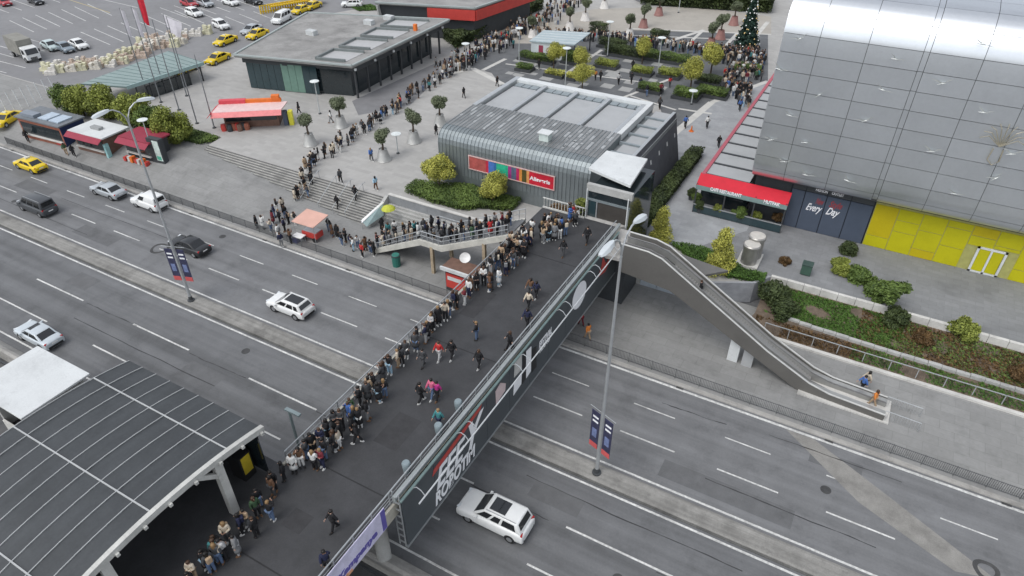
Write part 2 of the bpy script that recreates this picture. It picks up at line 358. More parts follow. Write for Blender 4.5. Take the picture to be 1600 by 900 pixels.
sb = MB(); sb.ext([(48.2, 0.1), (51.9, 0.1), (51.9, ZP + .35), (51.6, ZP + .35), (48.2, .55)], 'x', -44.6, -44.2); sb.build('side_wall', conc, ps)
# retaining wall right of the stairs, with flower bed behind
rw = TH('retaining_wall', 'grey concrete retaining wall below the hedge bed beside the stairs', 'wall', (-38, 51.8, 0))
for i in range(7):
    x0 = -44.15 + i * 1.72; MB().box(x0, x0 + 1.70, 51.62, 51.88, -.1, ZP + .5).build('wall_panel', M('wall_grey', (.25, .26, .27), .8, var=.12, scale=1, dirt=.25), rw)
MB().box(-44.15, -32.1, 51.56, 51.94, ZP + .5, ZP + .6).build('coping', concw, rw)
for i in range(5):
    MB().box(-44.1 + .0 * i, -33 - .5 * i, 50.2 + .28 * i, 51.6, .1, .35 + .28 * i).build('ledge', conc, rw)
# retaining wall under the escalator (pale blue panels)
uw = TH('panel_wall', 'pale blue panelled wall on the pavement under the escalator top', 'wall', (-13, 52.5, ZW))
bluep = M('pale_blue_panel', (.42, .47, .52), .5, var=.06, dirt=.1)
for i in range(4): MB().box(-16.6 + i * 1.62, -16.6 + i * 1.62 + 1.58, 52.38, 52.58, ZW, ZP + .1).build('panel', bluep if i else conc, uw)
rwg = M('grey_side_wall', (.30, .31, .33), .8, var=.1, dirt=.2)
MB().prism([(-10.1, 52.4), (-5.3, 55.0), (-4.3, 56.7), (-4.0, 56.6), (-5.1, 54.8), (-10, 52.2)], ZW - .1, ZP + .25).build('corner_wall', rwg, uw)
# planted slope on the right
sl_ = struct(MB().add([(-4.2, 52.2, 1.0), (250, 52.2, 1.0), (250, 56.7, 1.75), (-4.2, 56.7, 1.75), (-4.8, 50.6, .3), (250, 50.6, .3)], [(0, 1, 2, 3), (4, 5, 1, 0)]).build('planted_slope', soil))
uwall = TH('upper_garden_wall', 'pale block wall between the mall forecourt and the planted slope', 'wall', (10, 56.7, 1.7))
x = -4.0
while x < 48:
    MB().box(x, x + 1.42, 56.45, 56.78, 1.2, ZP + .38 + rnd.uniform(-.01, .01)).build('block', concw, uwall); x += 1.46
lwall = TH('lower_garden_wall', 'weathered stone wall winding through the planted slope', 'wall', (8, 52.2, .5)); x = -2.5
while x < 46:
    dy = .5 * math.exp(-(x + 2.5) / 3.); y0 = 52.05 + dy
    MB().box(x, x + .98, y0, y0 + .35, .2, 1.22 + rnd.uniform(-.03, .03)).build('stone', conc, lwall); x += 1.01
kb2 = struct(MB().box(-3, 250, 50.25, 50.6, 0, .34).build('garden_kerb', concw))
gr = TH('garden_railing', 'thin grey mesh railing along the kerb below the planted slope', 'railing', (8, 50.75, .3))
rp = MB().box(-.03, .03, -.03, .03, 0, 1.05).mesh('post', railm); i = 0
while -3 + i * 2. < 46: inst('post', rp, gr, (-3 + 2 * i - 8, 0, 0)); i += 1
m = MB(); m.box(-3, 46, 50.72, 50.78, 1.3, 1.36); m.build('top_rail', railm, gr)
m = MB(); xx = -3.
while xx < 46: m.box(xx, xx + .012, 50.745, 50.755, .4, 1.3); xx += .16
m.build('mesh_infill', darksteel, gr)
# roadside fence of short picket panels
fe = TH('roadside_fence', 'low grey picket fence along the kerb of the far carriageway', 'fence', (-30, 41.6, ZW))
fm = M('fence_grey', (.10, .105, .108), .6, var=.1, world=False)
pm = MB(); pm.box(0, .05, -.025, .025, 0, 1.0); pm.box(0, 2.0, -.02, .02, .12, .16); pm.box(0, 2.0, -.02, .02, .9, .94)
for k in range(1, 16): pm.box(k * .125, k * .125 + .028, -.014, .014, .14, .98)
pme = pm.mesh('fence_panel', fm)
for i in range(66): inst('fence_panel', pme, fe, (-100 + i * 2.0 + 30, 0, 0))
# barrier of the busway by the near carriageway
ba = struct(MB().ext([(16.6, -.02), (16.75, .75), (16.95, .85), (17.2, .75), (17.85, .1), (17.85, -.02)], 'x', -200, 60).build('busway_barrier', kerbm))
MB().box(-200, 60, 16.0, 16.12, .55, .75).build('guard_rail', darksteel, ba)
# ================================================================== FOOTBRIDGE
XL, XR, YE = -24.0, -17.0, 50.4
br = TH('footbridge', 'wide footbridge with dark asphalt deck across both carriageways', 'footbridge', (-20.5, 30, 0))
MB().prism([(XR, -4), (XR, YE), (-24.6, YE), (-24.6, 43.6), (XL - .1, 43.6), (XL - .1, 16.2), (-37, 16.2), (-37, -4)], ZD - .5, ZD).build('deck', deckm, br)
bm_ = M('beam_grey', (.16, .17, .175), .6, var=.1, scale=.6, dirt=.2)
for X in (-23.2, -20.5, -17.8): MB().box(X - .25, X + .25, 2, 50, ZD - 1.5, ZD - .5).build('girder', bm_, br)
MB().box(XR + .005, XR + .16, -4, YE, ZD - .9, ZD + .12).build('fascia', M('fascia_cream', (.42, .40, .34), .7, var=.15, scale=1, dirt=.3), br)
MB().box(XL - .28, XL - .105, 16.2, 43.6, ZD - .9, ZD + .12).build('fascia', MATS['fascia_cream'], br)
for (yy) in (29.8, 17.2, 43.2):
    for X in (-22.5, -18.5): MB().lathe([(.45, 0), (.45, ZD - 1.7), (.6, ZD - 1.5)], (X, yy, 0), 14).build('pier', conc, br, smooth=True)
    MB().box(-23.6, -17.4, yy - .4, yy + .4, ZD - 1.75, ZD - 1.5).build('pier_cap', conc, br)
pme = MB().box(-.03, .03, -.03, .03, 0, 1.12).mesh('post', railm); bmid = (-20.5, 30, 0)
def railing(X, y0, y1, step=1.5):
    k = int((y1 - y0) / step)
    for i in range(k + 1): inst('railing_post', pme, br, (X + 20.5, y0 + i * step - 30, ZD))
    for z in (.25, .5, .75): MB().tube([(X, y0, ZD + z), (X, y1, ZD + z)], .018, 6).build('rail', railm, br)
    MB().tube([(X, y0, ZD + 1.12), (X, y1, ZD + 1.12)], .045, 8).build('top_rail', railm, br)
for yy in (11., 17.3, 29.8, 42.9): MB().box(XL + .0, XR - .1, yy - .04, yy + .04, ZD + .002, ZD + .006).build('expansion_joint', M('joint_rubber', (.025, .025, .026), .5, var=.1), br)
for (x0, x1, y0, y1) in ((-20.8, -19.1, 20.2, 22.9), (-22.9, -21.6, 33.1, 36.5), (-19.3, -18.0, 36.9, 38.6), (-21.5, -20.2, 13.2, 14.4)): MB().box(x0, x1, y0, y1, ZD + .001, ZD + .005).build('asphalt_patch', M('deck_patch', (.043, .043, .0455), .7, var=.2, scale=1.5), br)
railing(XL, 16.4, 43.6); railing(XR - .05, 2, 49.6); 
MB().box(XR + .17, XR + .36, 17., 49.6, ZD + .55, ZD + .95).build('lighting_tray', M('tray_grey', (.33, .36, .36), .5, .3, var=.1), br)
MB().tube([(XR + .42, 17, ZD + 1.0), (XR + .42, 49.2, ZD + 1.0)], .05, 8).build('outer_rail', railm, br)
# end rail towards the garden
m = MB()
for i in range(14): m.box(-24.5 + i * .3, -24.45 + i * .3, YE - .1, YE - .05, ZD, ZD + 1.0)
m.box(-24.6, -20.4, YE - .12, YE - .03, ZD + 1, ZD + 1.08); m.box(-24.6, -20.4, YE - .14, YE, ZD, ZD + .14); m.build('end_railing', M('pale_rail', (.55, .55, .52), .5, var=.1), br)
# loudspeaker-grey bins hanging inside the rail
for (px, py) in ((640, 735), (683, 672), (713, 635)):
    p = at(px, py, ZD + .6)
    MB().lathe([(.2, -.35), (.24, 0), (.26, .35), (.2, .45)], (XR - .42, p.y, ZD + .75), 12).build('hanging_bin', M('bin_grey', (.22, .27, .29), .5, var=.1), br, smooth=True)
# ---------------- billboard on the bridge side, with letters and lamp bar
bb = TH('bridge_billboard', 'long dark grey billboard hung on the right side of the footbridge', 'billboard', (-16.4, 33, 3.4))
XB = -16.38; bbm = M('billboard_grey', (.062, .072, .08), .55, var=.08, scale=.5)
ys = [17.2 + i * 3.0 for i in range(11)]
for i in range(10):
    if i == 9: break
    MB().box(XB - .12, XB, ys[i] + .012, ys[i + 1] - .012, 3.5, 7.55).build('panel', bbm, bb)
MB().box(XB - .12, XB, 44.2, 48.6, 3.5, 7.55).build('panel', bbm, bb)
MB().box(XB - .1, XB + .06, 17.1, 48.7, 3.38, 3.5).build('bottom_trim', M('trim_grey', (.30, .32, .33), .4, .4), bb)
MB().box(XB - .1, XB + .05, 17.1, 48.7, 7.55, 7.66).build('top_trim', M('trim_teal', (.24, .33, .32), .4, .4), bb)
for i in range(7): MB().box(-17.0, XB - .12, 17.14, 17.2, 3.6 + i * .6, 3.68 + i * .6).build('end_bracket', railm, bb)
for X in (-16.95, -16.52): MB().box(X, X + .06, 17.1, 17.16, 3.4, 8.2).build('end_post', railm, bb)
bw = M('billboard_white', (.84, .85, .87), .5, var=.05); brd = M('billboard_red', (.48, .06, .05), .5, var=.05)
YD = (0, 1, 0); XT = XB + .006
text_on('lettering', 'EEE', 2.35, bw, bb, (XT, 20.2, 4.95), YD, .35, .06, 3.3)
text_on('lettering', 'Y', 3.4, bw, bb, (XT, 23.2, 4.6), YD, .5, .09, 2.1)
text_on('lettering', 'ROBOTIM', 1.45, bw, bb, (XT, 20.0, 3.75), YD, .2, .05, 4.6)
MB().add([(XT, 20.0, 6.55), (XT, 25.4, 7.15), (XT, 25.6, 7.5), (XT, 20.2, 7.0), (XT + .02, 20.0, 6.55), (XT + .02, 25.4, 7.15), (XT + .02, 25.6, 7.5), (XT + .02, 20.2, 7.0)], [(0, 1, 2, 3), (7, 6, 5, 4), (0, 4, 5, 1), (1, 5, 6, 2), (2, 6, 7, 3), (3, 7, 4, 0)]).build('red_stripe', brd, bb)
def bshape(name, pts, mat):   # flat print piece (y, z)
    m = MB(); n = len(pts); m.add([(XT, y, z) for y, z in pts] + [(XT + .02, y, z) for y, z in pts], [tuple(range(n)), tuple(range(2 * n - 1, n - 1, -1))] + [(i, (i + 1) % n, n + (i + 1) % n, n + i) for i in range(n)])
    m.build(name, mat, bb)
def onXp(px, py, X=XT):
    d = ray(px, py); t = X / d.x; return (d.y * t, CAM_H + d.z * t)
pinkw = M('billboard_rose', (.62, .5, .5), .5, var=.1)
bshape('print_diamond', [onXp(*p) for p in ((775, 632), (774, 612), (782, 598), (790, 599), (789, 610))], pinkw)
bshape('print_block', [onXp(*p) for p in ((803, 590), (804, 566), (815, 553), (815, 577))], M('billboard_beige', (.5, .5, .48), .5, var=.15))
bshape('print_block', [onXp(*p) for p in ((802, 618), (803, 598), (815, 584), (814, 600))], bw)
bshape('print_bar', [onXp(*p) for p in ((822, 591), (822, 549), (830, 541), (829, 580))], bw)
black_b = M('billboard_black', (.012, .013, .014), .5)
for pts in (((816, 600), (817, 552), (821, 548), (821, 592)), ((831, 582), (832, 545), (838, 541), (838, 573))): bshape('print_dark', [onXp(*p) for p in pts], black_b)
for k, pp in enumerate((((842, 553), (859, 530)), ((842, 545), (862, 520)))):
    y0, z0 = onXp(*pp[0]); y1, z1 = onXp(*pp[1])
    text_on('lettering', 'FESTIVAL' if k else 'TEKNO', .9, bw, bb, (XT, y0, min(z0, z1)), YD, .2, .03, abs(y1 - y0))
m = []
for i in range(20):
    a = 2 * math.pi * i / 20; cx, cy = 905, 461; u = math.cos(a) * 24; v = math.sin(a) * 8
    m.append(onXp(cx + u * .33 + v * .95, cy - u * .94 + v * .3))
bshape('print_oval', m, bw)
bshape('print_red_star', [onXp(*p) for p in ((935, 432), (940, 415), (942, 402), (947, 412), (952, 400), (950, 415), (945, 425))], brd)
MB().tube([(XB + .85, 17.6, 7.45), (XB + .85, 48.4, 7.3)], .05, 6).build('lamp_bar', M('lamp_bar_white', (.6, .62, .63), .4, .3), bb)
for yy in (18.2, 22.7, 23.7, 29.5, 30.6, 36.2, 37.3, 41.8, 42.8, 45.2, 46.2):
    MB().tube([(XB, yy, 7.6), (XB + .3, yy, 7.85), (XB + .6, yy, 7.75), (XB + .85, yy, 7.42)], .03, 6).build('lamp_arm', steel, bb, smooth=True)
# advert banner tied on the near railing
bn = TH('rail_banner', 'lilac and white advertising banner tied to the bridge railing at the bottom', 'banner', (-16.75, 12.6, 6))
lil = M('banner_lilac', (.60, .58, .74), .6, var=.15, scale=1.2); pur = M('banner_purple', (.12, .10, .36), .6, var=.1)
MB().box(-16.80, -16.76, 9.0, 16.2, ZD - .75, ZD + 1.0).build('cloth', lil, bn)
MB().box(-16.757, -16.75, 15.85, 16.2, ZD - .7, ZD + .95).build('purple_edge', pur, bn); MB().box(-16.757, -16.75, 11.2, 11.9, ZD - .75, ZD + .6).build('purple_edge', pur, bn)
text_on('lettering', 'Kampanya', .62, pur, bn, (-16.752, 12.2, ZD - .35), YD, .2, .03, 3.2)
text_on('lettering', 'indirim', .4, M('banner_orange', (.75, .38, .22), .6), bn, (-16.752, 12.0, ZD - .72), YD, 0, .03, 1.3)
# ---------------- bridge stairs down to the pavement
bs = TH('bridge_stairs', 'steel stairs with cream side beams from the pavement up to the bridge', 'stairs', (-33, 45, 0))
cream = M('stringer_cream', (.52, .51, .46), .6, var=.12, scale=1.2, dirt=.25)
P0, P1, P2, P3 = (-40.8, 0.15), (-34.6, 3.5), (-32.2, 3.5), (-25.0, ZD)
SY0, SY1 = 44.4, 47.6
for yy in (SY0, SY1):
    m = MB(); m.ext([(P0[0], P0[1] - .1), (P1[0], P1[1] - .45), (P2[0], P2[1] - .45), (P3[0], P3[1] - .45), (P3[0], P3[1] + .1), (P2[0] - .2, P2[1] + .12), (P1[0] - .2, P1[1] + .12), (P0[0] - .6, P0[1] + .15)], 'y', yy - .12, yy + .12); m.build('side_beam', cream, bs)
    m = MB(); m.tube([(P0[0], yy, 1.2), (P1[0], yy, 4.6), (P2[0], yy, 4.6), (P3[0], yy, ZD + 1.1)], .04, 6); m.build('handrail', railm, bs)
    m = MB(); m.tube([(P0[0], yy, .75), (P1[0], yy, 4.15), (P2[0], yy, 4.15), (P3[0], yy, ZD + .65)], .025, 6); m.build('mid_rail', railm, bs)
    for i in range(26):
        t = i / 25; X = P0[0] + (P3[0] - P0[0]) * t
        zz_ = (P0[1] + (P1[1] - P0[1]) * (X - P0[0]) / (P1[0] - P0[0])) if X < P1[0] else (P1[1] if X < P2[0] else P2[1] + (P3[1] - P2[1]) * (X - P2[0]) / (P3[0] - P2[0]))
        MB().box(X - .02, X + .02, yy - .02, yy + .02, zz_, zz_ + 1.08).build('baluster', railm, bs)
tread = M('tread_grey', (.14, .145, .15), .7, var=.15)
for i in range(20):
    X = P0[0] + (P1[0] - P0[0]) * i / 20; z = P0[1] + (P1[1] - P0[1]) * (i + 1) / 20; MB().box(X, X + .36, SY0 + .12, SY1 - .12, z - .12, z).build('tread', tread, bs)
MB().box(P1[0], P2[0], SY0 + .12, SY1 - .12, 3.3, 3.5).build('landing', tread, bs)
for i in range(22):
    X = P2[0] + (P3[0] - P2[0]) * i / 22; z = P2[1] + (P3[1] - P2[1]) * (i + 1) / 22; MB().box(X, X + .38, SY0 + .12, SY1 - .12, z - .12, z).build('tread', tread, bs)
for (X, z) in ((-33.4, 3.2), (-27.5, 5.4)):
    for yy in (SY0, SY1): MB().box(X - .15, X + .15, yy - .15, yy + .15, .1, z).build('column', M('rusty_cream', (.36, .29, .2), .8, var=.3, scale=2), bs)
def stair_z(X):
    if X < P0[0]: return ZW
    if X < P1[0]: return P0[1] + (P1[1] - P0[1]) * (X - P0[0]) / (P1[0] - P0[0])
    if X < P2[0]: return P1[1]
    if X < P3[0]: return P2[1] + (P3[1] - P2[1]) * (X - P2[0]) / (P3[0] - P2[0])
    return ZD
# ---------------- escalator
es = TH('escalator', 'long grey clad escalator from the bridge end down to the pavement', 'escalator', (-4, 46, 0))
em = M('escalator_taupe', (.155, .15, .14), .45, .3, var=.06, scale=.4, dirt=.1); esteel = M('escalator_steel', (.34, .34, .33), .4, .5, var=.08, scale=2)
UP = [(-15.2, 8.25), (-12.8, 8.3), (-11.6, 8.05), (-10.6, 7.5), (-2.0, 2.75), (1.6, 1.15), (3.2, .82), (7.2, .8)]
DN = [(-15.2, 5.6), (-10.6, 5.35), (-9.6, 4.95), (-4.4, 2.5), (1.2, .0), (2.2, .0), (3.5, .0), (7.2, .0)]
def esc_y(X, side): t = (X + 15.2) / 22.4; return (46.1 - 1.4 * t) + side * 2.0
for side in (0, 1):
    m = MB(); n = len(UP); off = .1 if side else -.1
    a = [(X, esc_y(X, side), z) for X, z in UP]; b = [(X, esc_y(X, side), z) for X, z in DN]
    a2 = [(X, y + off, z) for X, y, z in a]; b2 = [(X, y + off, z) for X, y, z in b]
    m.add(a + b + a2 + b2, [(i, i + 1, n + i + 1, n + i) for i in range(n - 1)] + [(2 * n + i, 3 * n + i, 3 * n + i + 1, 2 * n + i + 1) for i in range(n - 1)] + [(i, 2 * n + i, 2 * n + i + 1, i + 1) for i in range(n - 1)] + [(n + i, n + i + 1, 3 * n + i + 1, 3 * n + i) for i in range(n - 1)] + [(0, n, 3 * n, 2 * n), (n - 1, 3 * n - 1, 4 * n - 1, 2 * n - 1)])
    m.build('side_cladding', em, es)
    MB().tube([(X, esc_y(X, side) + off / 2, z + .05) for X, z in UP], .07, 8).build('edge_trim', M('trim_pale', (.55, .55, .53), .4, .3), es, smooth=True)
    MB().tube([(X, esc_y(X, .25 + .5 * side), z - .1) for X, z in UP], .05, 6).build('rubber_handrail', M('handrail_grey', (.17, .17, .17), .5), es, smooth=True)
    m = MB(); q = [(X, esc_y(X, .25 + .5 * side), z) for X, z in UP]
    m.add([(X, y, z - .1) for X, y, z in q] + [(X, y, z - .75) for X, y, z in q], [(i, i + 1, n + i + 1, n + i) for i in range(n - 1)]); m.build('balustrade', esteel, es)
DK = [(-15.2, 7.35), (-11.6, 7.2), (-10.6, 6.7), (-2.0, 1.95), (1.6, .4), (3.2, .2), (7.2, .18)]
for s0, s1 in ((.04, .25), (.75, .97)):
    m = MB(); vs = [(X, esc_y(X, s0), z + .6) for X, z in DK] + [(X, esc_y(X, s1), z + .6) for X, z in DK]; n = len(DK); m.add(vs, [(i, i + 1, n + i + 1, n + i) for i in range(n - 1)]); m.build('deck_plate', esteel, es)
smesh = MB().box(0, .25, .52, 1.48, -.14, 0).mesh('step', M('escalator_step', (.34, .34, .335), .5, .5, var=.1, world=False))
k = 58
for i in range(k):
    X = -10.8 + 12.4 * i / k; z = 6.85 - 6.35 * i / k; inst('step', smesh, es, (X + 4, esc_y(X, 0) - 46, z))
MB().add([(X, esc_y(X, s), z - .12) for s in (.02, .98) for X, z in DK], [(i, i + 1, len(DK) + i + 1, len(DK) + i) for i in range(len(DK) - 1)]).build('truss_pan', esteel, es)
for X, c in ((-4.5, dirtywhite), (-3.3, greypanel)):
    y0 = esc_y(X, .2); MB().box(X - .42, X + .42, y0, y0 + .9, ZW - .05, 2.6).build('support_pillar', c, es)
MB().box(1.0, 7.6, esc_y(3, 0) - .45, esc_y(3, 1) + .2, ZW - .05, ZW + .12).build('foot_slab', concw, es)
for yy in (esc_y(7, .1), esc_y(7, .95)):
    m = MB(); m.tube([(7.2, yy, ZW), (7.2, yy, 1.05), (9.6, yy - .1, 1.05), (9.6, yy - .1, ZW)], .03, 6)
    for i in range(12): m.tube([(7.4 + i * .19, yy, ZW), (7.4 + i * .19, yy, 1.05)], .01, 4)
    m.build('queue_rail', railm, es)
MB().prism([(-17, 45.6), (-15.1, 45.8), (-15.1, 50.3), (-17, 50.3)], ZD - .3, ZD + .004).build('upper_landing', M('landing_stone', (.42, .41, .39), .8, var=.15, scale=1.5, dirt=.3), es)
MB().prism([(-17, 48.3), (-9.5, 47.9), (-7, 50.4), (-16, 51.5)], ZD - 1.5, ZD - 1.3).build('rear_ledge', em, es)
MB().box(-19.5, -15.4, 48.6, 52.3, ZW, ZD - 1.5).build('shaft', dark, es)
# ---------------- arched canopy at the near end
ca = TH('arched_canopy', 'arched dark panel canopy with pale ribs over the near bridge end', 'canopy', (-30, 8, ZD))
def arch(y): return 11.43 - .018 * (y - 9.5) ** 2
CX0, CX1, CY0, CY1 = -35.2, -24.35, -4., 15.65
canm = M('canopy_panel', (.052, .057, .061), .5, var=.14, scale=.5, dirt=.12, streak=((1.2, .15, 1), .14)); rib = M('canopy_rib', (.42, .43, .43), .5, var=.08)
ribx = [CX1 - i * (CX1 - CX0) / 9 for i in range(10)]; seg = [15.65, 13.5, 11.2, 8.9, 6.6, 4.3, 2, -1, -4]
for i in range(9):
    for j in ((0, 1), (1, 3), (3, 5), (5, 8)):
        yy = [seg[k] for k in range(j[0], j[1] + 1)]; dz = rnd.uniform(-.012, .012)
        ys2 = []
        for k in range(len(yy) - 1): ys2 += [yy[k] + (yy[k + 1] - yy[k]) * t / 3 for t in range(3)]
        ys2.append(yy[-1]); n = len(ys2); x0, x1 = ribx[i + 1] + .02, ribx[i] - .02
        vs = [(x, y, arch(y) + dz + t) for t in (0, -.07) for x in (x0, x1) for y in ys2]
        f = []
        for k in range(n - 1): f += [(k, k + 1, n + k + 1, n + k), (2 * n + k, 3 * n + k, 3 * n + k + 1, 2 * n + k + 1), (k, 2 * n + k, 2 * n + k + 1, k + 1), (n + k, n + k + 1, 3 * n + k + 1, 3 * n + k)]
        f += [(0, n, 3 * n, 2 * n), (n - 1, 3 * n - 1, 4 * n - 1, 2 * n - 1)]
        MB().add(vs, f).build('roof_panel', canm, ca, smooth=False)
yf = [CY0 + (CY1 - CY0) * t / 24 for t in range(25)]
for i in range(1, 10):
    m = MB()
    for a, b in zip(yf[:-1], yf[1:]): m.bar((ribx[i], a, arch(a) + .03), (ribx[i], b, arch(b) + .02), .034, .05)
    m.build('rib', rib, ca)
for yy in (13.45, 8.9, 4.3): MB().box(CX0, CX1, yy - .035, yy + .035, arch(yy) - .02, arch(yy) + .06).build('purlin', rib, ca)
eb = M('edge_beam_white', (.52, .52, .49), .6, var=.12, scale=1.2, dirt=.25)
m = MB()
for a, b in zip(yf[:-1], yf[1:]): m.bar((CX1 + .14, a, arch(a) - .05), (CX1 + .14, b, arch(b) - .05), .26, .36)
m.build('edge_beam', eb, ca)
for yy in (5.2, 6.8, 8.3, 9.7, 11.2, 12.7, 14.1, 15.4): MB().box(CX1 - .05, CX1 + .42, yy - .08, yy + .08, arch(yy) - .28, arch(yy) - .1).build('bracket', eb, ca)
for yy in (12.6, 6.2): MB().box(CX1 - .1, CX1 + .25, yy - .22, yy + .22, ZD, arch(yy) - .22).build('column', eb, ca); MB().bar((CX1 + .1, yy - .1, arch(yy) - 1.1), (CX1 + .1, yy - 1.2, arch(yy - 1.2) - .2), .2, .25).build('knee_brace', eb, ca)
MB().box(CX0, CX1, CY1 - .12, CY1 + .02, 10.2, 10.7).build('end_fascia', dark, ca)
MB().box(CX0, -27.3, 15.3, 15.5, ZD, 10.3).build('back_wall', dark, ca); MB().box(CX0, CX0 + .15, -4, 15.5, ZD, 10.3).build('back_wall', dark, ca)
for (a, b) in ((-27.2, -25.9), (-25.8, -24.5)): MB().box(a, b, 15.34, 15.42, ZD + .1, 10.3).build('glass_pane', glassd, ca)
# vending machine glow under the canopy
vm = TH('vending_machine', 'yellow fronted vending machine under the canopy edge', 'vending machine', (-25.6, 14.6, ZD))
MB().box(-26.2, -25.2, 14.3, 15.1, ZD, ZD + 1.9).build('cabinet', black, vm); MB().box(-25.19, -25.17, 14.4, 15., ZD + .5, ZD + 1.8).build('front', M('vend_yellow', (.5, .38, .03), .4), vm)
# ---------------- white roofed stair shelter on the busway side
ws = TH('stair_shelter', 'flat white roofed shelter over dark stairs beside the busway', 'shelter', (-47.4, 14.3, 0))
MB().prism(rect(-50.6, -44.35, 11.8, 16.85), 4.32, 4.5).build('roof', dirtywhite, ws, bevel=.04)
MB().box(-50.0, -44.9, 16.2, 16.45, 0, 4.3).build('wall', conc, ws); MB().box(-50.2, -49.9, 12.4, 16.2, 0, 4.3).build('wall', conc, ws)
MB().box(-45.2, -44.95, 12.3, 16.2, 3.4, 4.3).build('lintel', conc, ws); MB().box(-49.9, -45.25, 12.4, 16.15, 0, .3).build('stair_floor', black, ws)
for (X, y) in ((-45.0, 12.4), (-45.0, 16.1)): MB().box(X - .12, X + .12, y - .12, y + .12, 0, 3.4).build('post', conc, ws)
MB().box(-49.9, -45.25, 12.25, 12.4, 0, 1.0).build('parapet', concw, ws)
for i in range(9): MB().box(-45 + i * .9, -44.4 + i * .9, 12.6, 15.9, .2 + i * .7, .35 + i * .7 + .1).build('stair_tread', black, ws)
# ---------------- tall double lamp posts on the median
def lamp_post(label, X, Y, Hh, yaw, byaw=-.35):
    t = TH('street_lamp', label, 'street lamp', (X, Y, .2), 0, 'tall lamp posts on the median')
    L_ = lambda m, n, mt, sm=True: m.build(n, mt, t, smooth=sm, local=True)
    L_(MB().lathe([(.32, -.05), (.32, .12), (.2, .14), (.16, .5)], n=12), 'base', darksteel)
    L_(MB().tube([(0, 0, 0), (0, 0, Hh * .5), (0, 0, Hh)], .14, 12, .075), 'pole', steel)
    for s, l, z1 in ((1, 2.4, 1.5), (-1, 2.3, 1.5)):
        pts = [(0, 0, Hh - .4)] + [(s * math.sin(yaw) * l * .5 * (1 - math.cos(a)), s * math.cos(yaw) * l * .5 * (1 - math.cos(a)), Hh + z1 * math.sin(a)) for a in [R(q) for q in (0, 25, 50, 75, 95)]]
        L_(MB().tube(pts, .055, 8), 'arm', steel)
        e = Vector(pts[-1]); d = Vector((s * math.sin(yaw), s * math.cos(yaw), -.12)).normalized()
        m = MB(); vs = []
        for u, wd, h in ((-.15, .08, .08), (.1, .2, .14), (.6, .27, .16), (1.05, .22, .12), (1.25, .1, .06)):
            c = e + d * u; sdv = Vector((math.cos(yaw), -math.sin(yaw), 0))
            vs += [c + sdv * wd - Vector((0, 0, .04)), c + sdv * wd * .6 + Vector((0, 0, h)), c - sdv * wd * .6 + Vector((0, 0, h)), c - sdv * wd - Vector((0, 0, .04))]
        m.add(vs, [(4 * i + j, 4 * i + (j + 1) % 4, 4 * i + 4 + (j + 1) % 4, 4 * i + 4 + j) for i in range(4) for j in range(4)] + [(3, 2, 1, 0), (16, 17, 18, 19)])
        L_(m, 'lamp_head', M('lamp_head_grey', (.60, .64, .66), .35, .2, var=.05))
    for s in (-1, 1):   # two banners on the pole
        bt = inst('banner', MB().box(min(s * .2, s * .92), max(s * .2, s * .92), -.015, .015, 2.5, 5.7).mesh('banner', M('banner_blue', (.04, .042, .085), .6, var=.35, scale=2.5, world=False)), t)
        bt.rotation_euler.z = byaw
        a, b = min(s * .21, s * .91), max(s * .21, s * .91)
        MB().box(a, b, -.03, .03, 2.3, 2.75).build('red_hem', M('banner_red', (.55, .10, .10), .6), bt, local=True)
        for z in (5.1, 4.7): MB().box(a + .12, b - .1, -.028, .028, z, z + .16).build('white_print', bw, bt, local=True)
        MB().box(a + .15, b - .15, -.027, .027, 3.3, 4.1).build('blue_print', M('banner_sky', (.16, .20, .36), .6, var=.3, scale=3, world=False), bt, local=True)
        MB().tube([(0, 0, 5.95), (s * 1.1, 0, 5.95)], .02, 6).build('banner_rod', steel, bt, local=True)
    return t
lamp_post('tall street lamp on the median left of the bridge with blue banners', -50.55, 29.7, 17.3, .12, .35)
lamp_post('tall street lamp on the median right of the bridge with blue banners', -9.75, 29.75, 18.2, .12)
# lamps under the canopy edge: small green-grey post beyond the queue
sp_ = TH('small_lamp', 'slim grey lamp post rising beside the queue past the canopy corner', 'lamp', (-28.1, 18.2, 0))
b0 = at(462, 680, 6.0); MB().tube([(b0.x, b0.y, 0), (b0.x, b0.y, 8.2)], .09, 8).build('pole', M('post_greygreen', (.22, .27, .28), .5, .2), sp_)
MB().box(b0.x - .25, b0.x + .9, b0.y - .12, b0.y + .12, 8.2, 8.32).build('lamp_head', MATS['post_greygreen'], sp_)
# ================================================================== SHOPPING MALL
FY = 65.05; GX = -9.0
ml = TH('shopping_mall', 'huge mall with curved grey panel facade and yellow shopfront wall', 'mall', (10, 66, ZP))
fac = M('facade_grey', (.66, .69, .72), .36, .85, var=.035, scale=.25, dirt=.05, rand=.035)
facg = M('facade_gap', (.09, .095, .10), .6)
def prof(s):   # distance up the facade skin -> (y, z)
    pts = PROF
    for (s0, y0, z0), (s1, y1, z1) in zip(pts[:-1], pts[1:]):
        if s <= s1: t = (s - s0) / (s1 - s0); return (y0 + (y1 - y0) * t, z0 + (z1 - z0) * t)
    return pts[-1][1:]
raw = [(FY + 1.9, 7.15), (FY + 1.2, 7.2), (FY + .62, 7.5), (FY + .25, 8.05), (FY + .05, 8.9), (FY, 10.0), (FY, 21.0)]
for a in range(1, 9): q = R(a * 10); raw.append((FY + 3.6 * (1 - math.cos(q)), 21.0 + 3.6 * math.sin(q)))
raw += [(FY + 5.5, 24.85), (FY + 9.5, 25.1), (FY + 30, 25.6)]
PROF = []; s = 0
for i, (y, z) in enumerate(raw):
    if i: s += math.hypot(y - raw[i - 1][0], z - raw[i - 1][1])
    PROF.append((s, y, z))
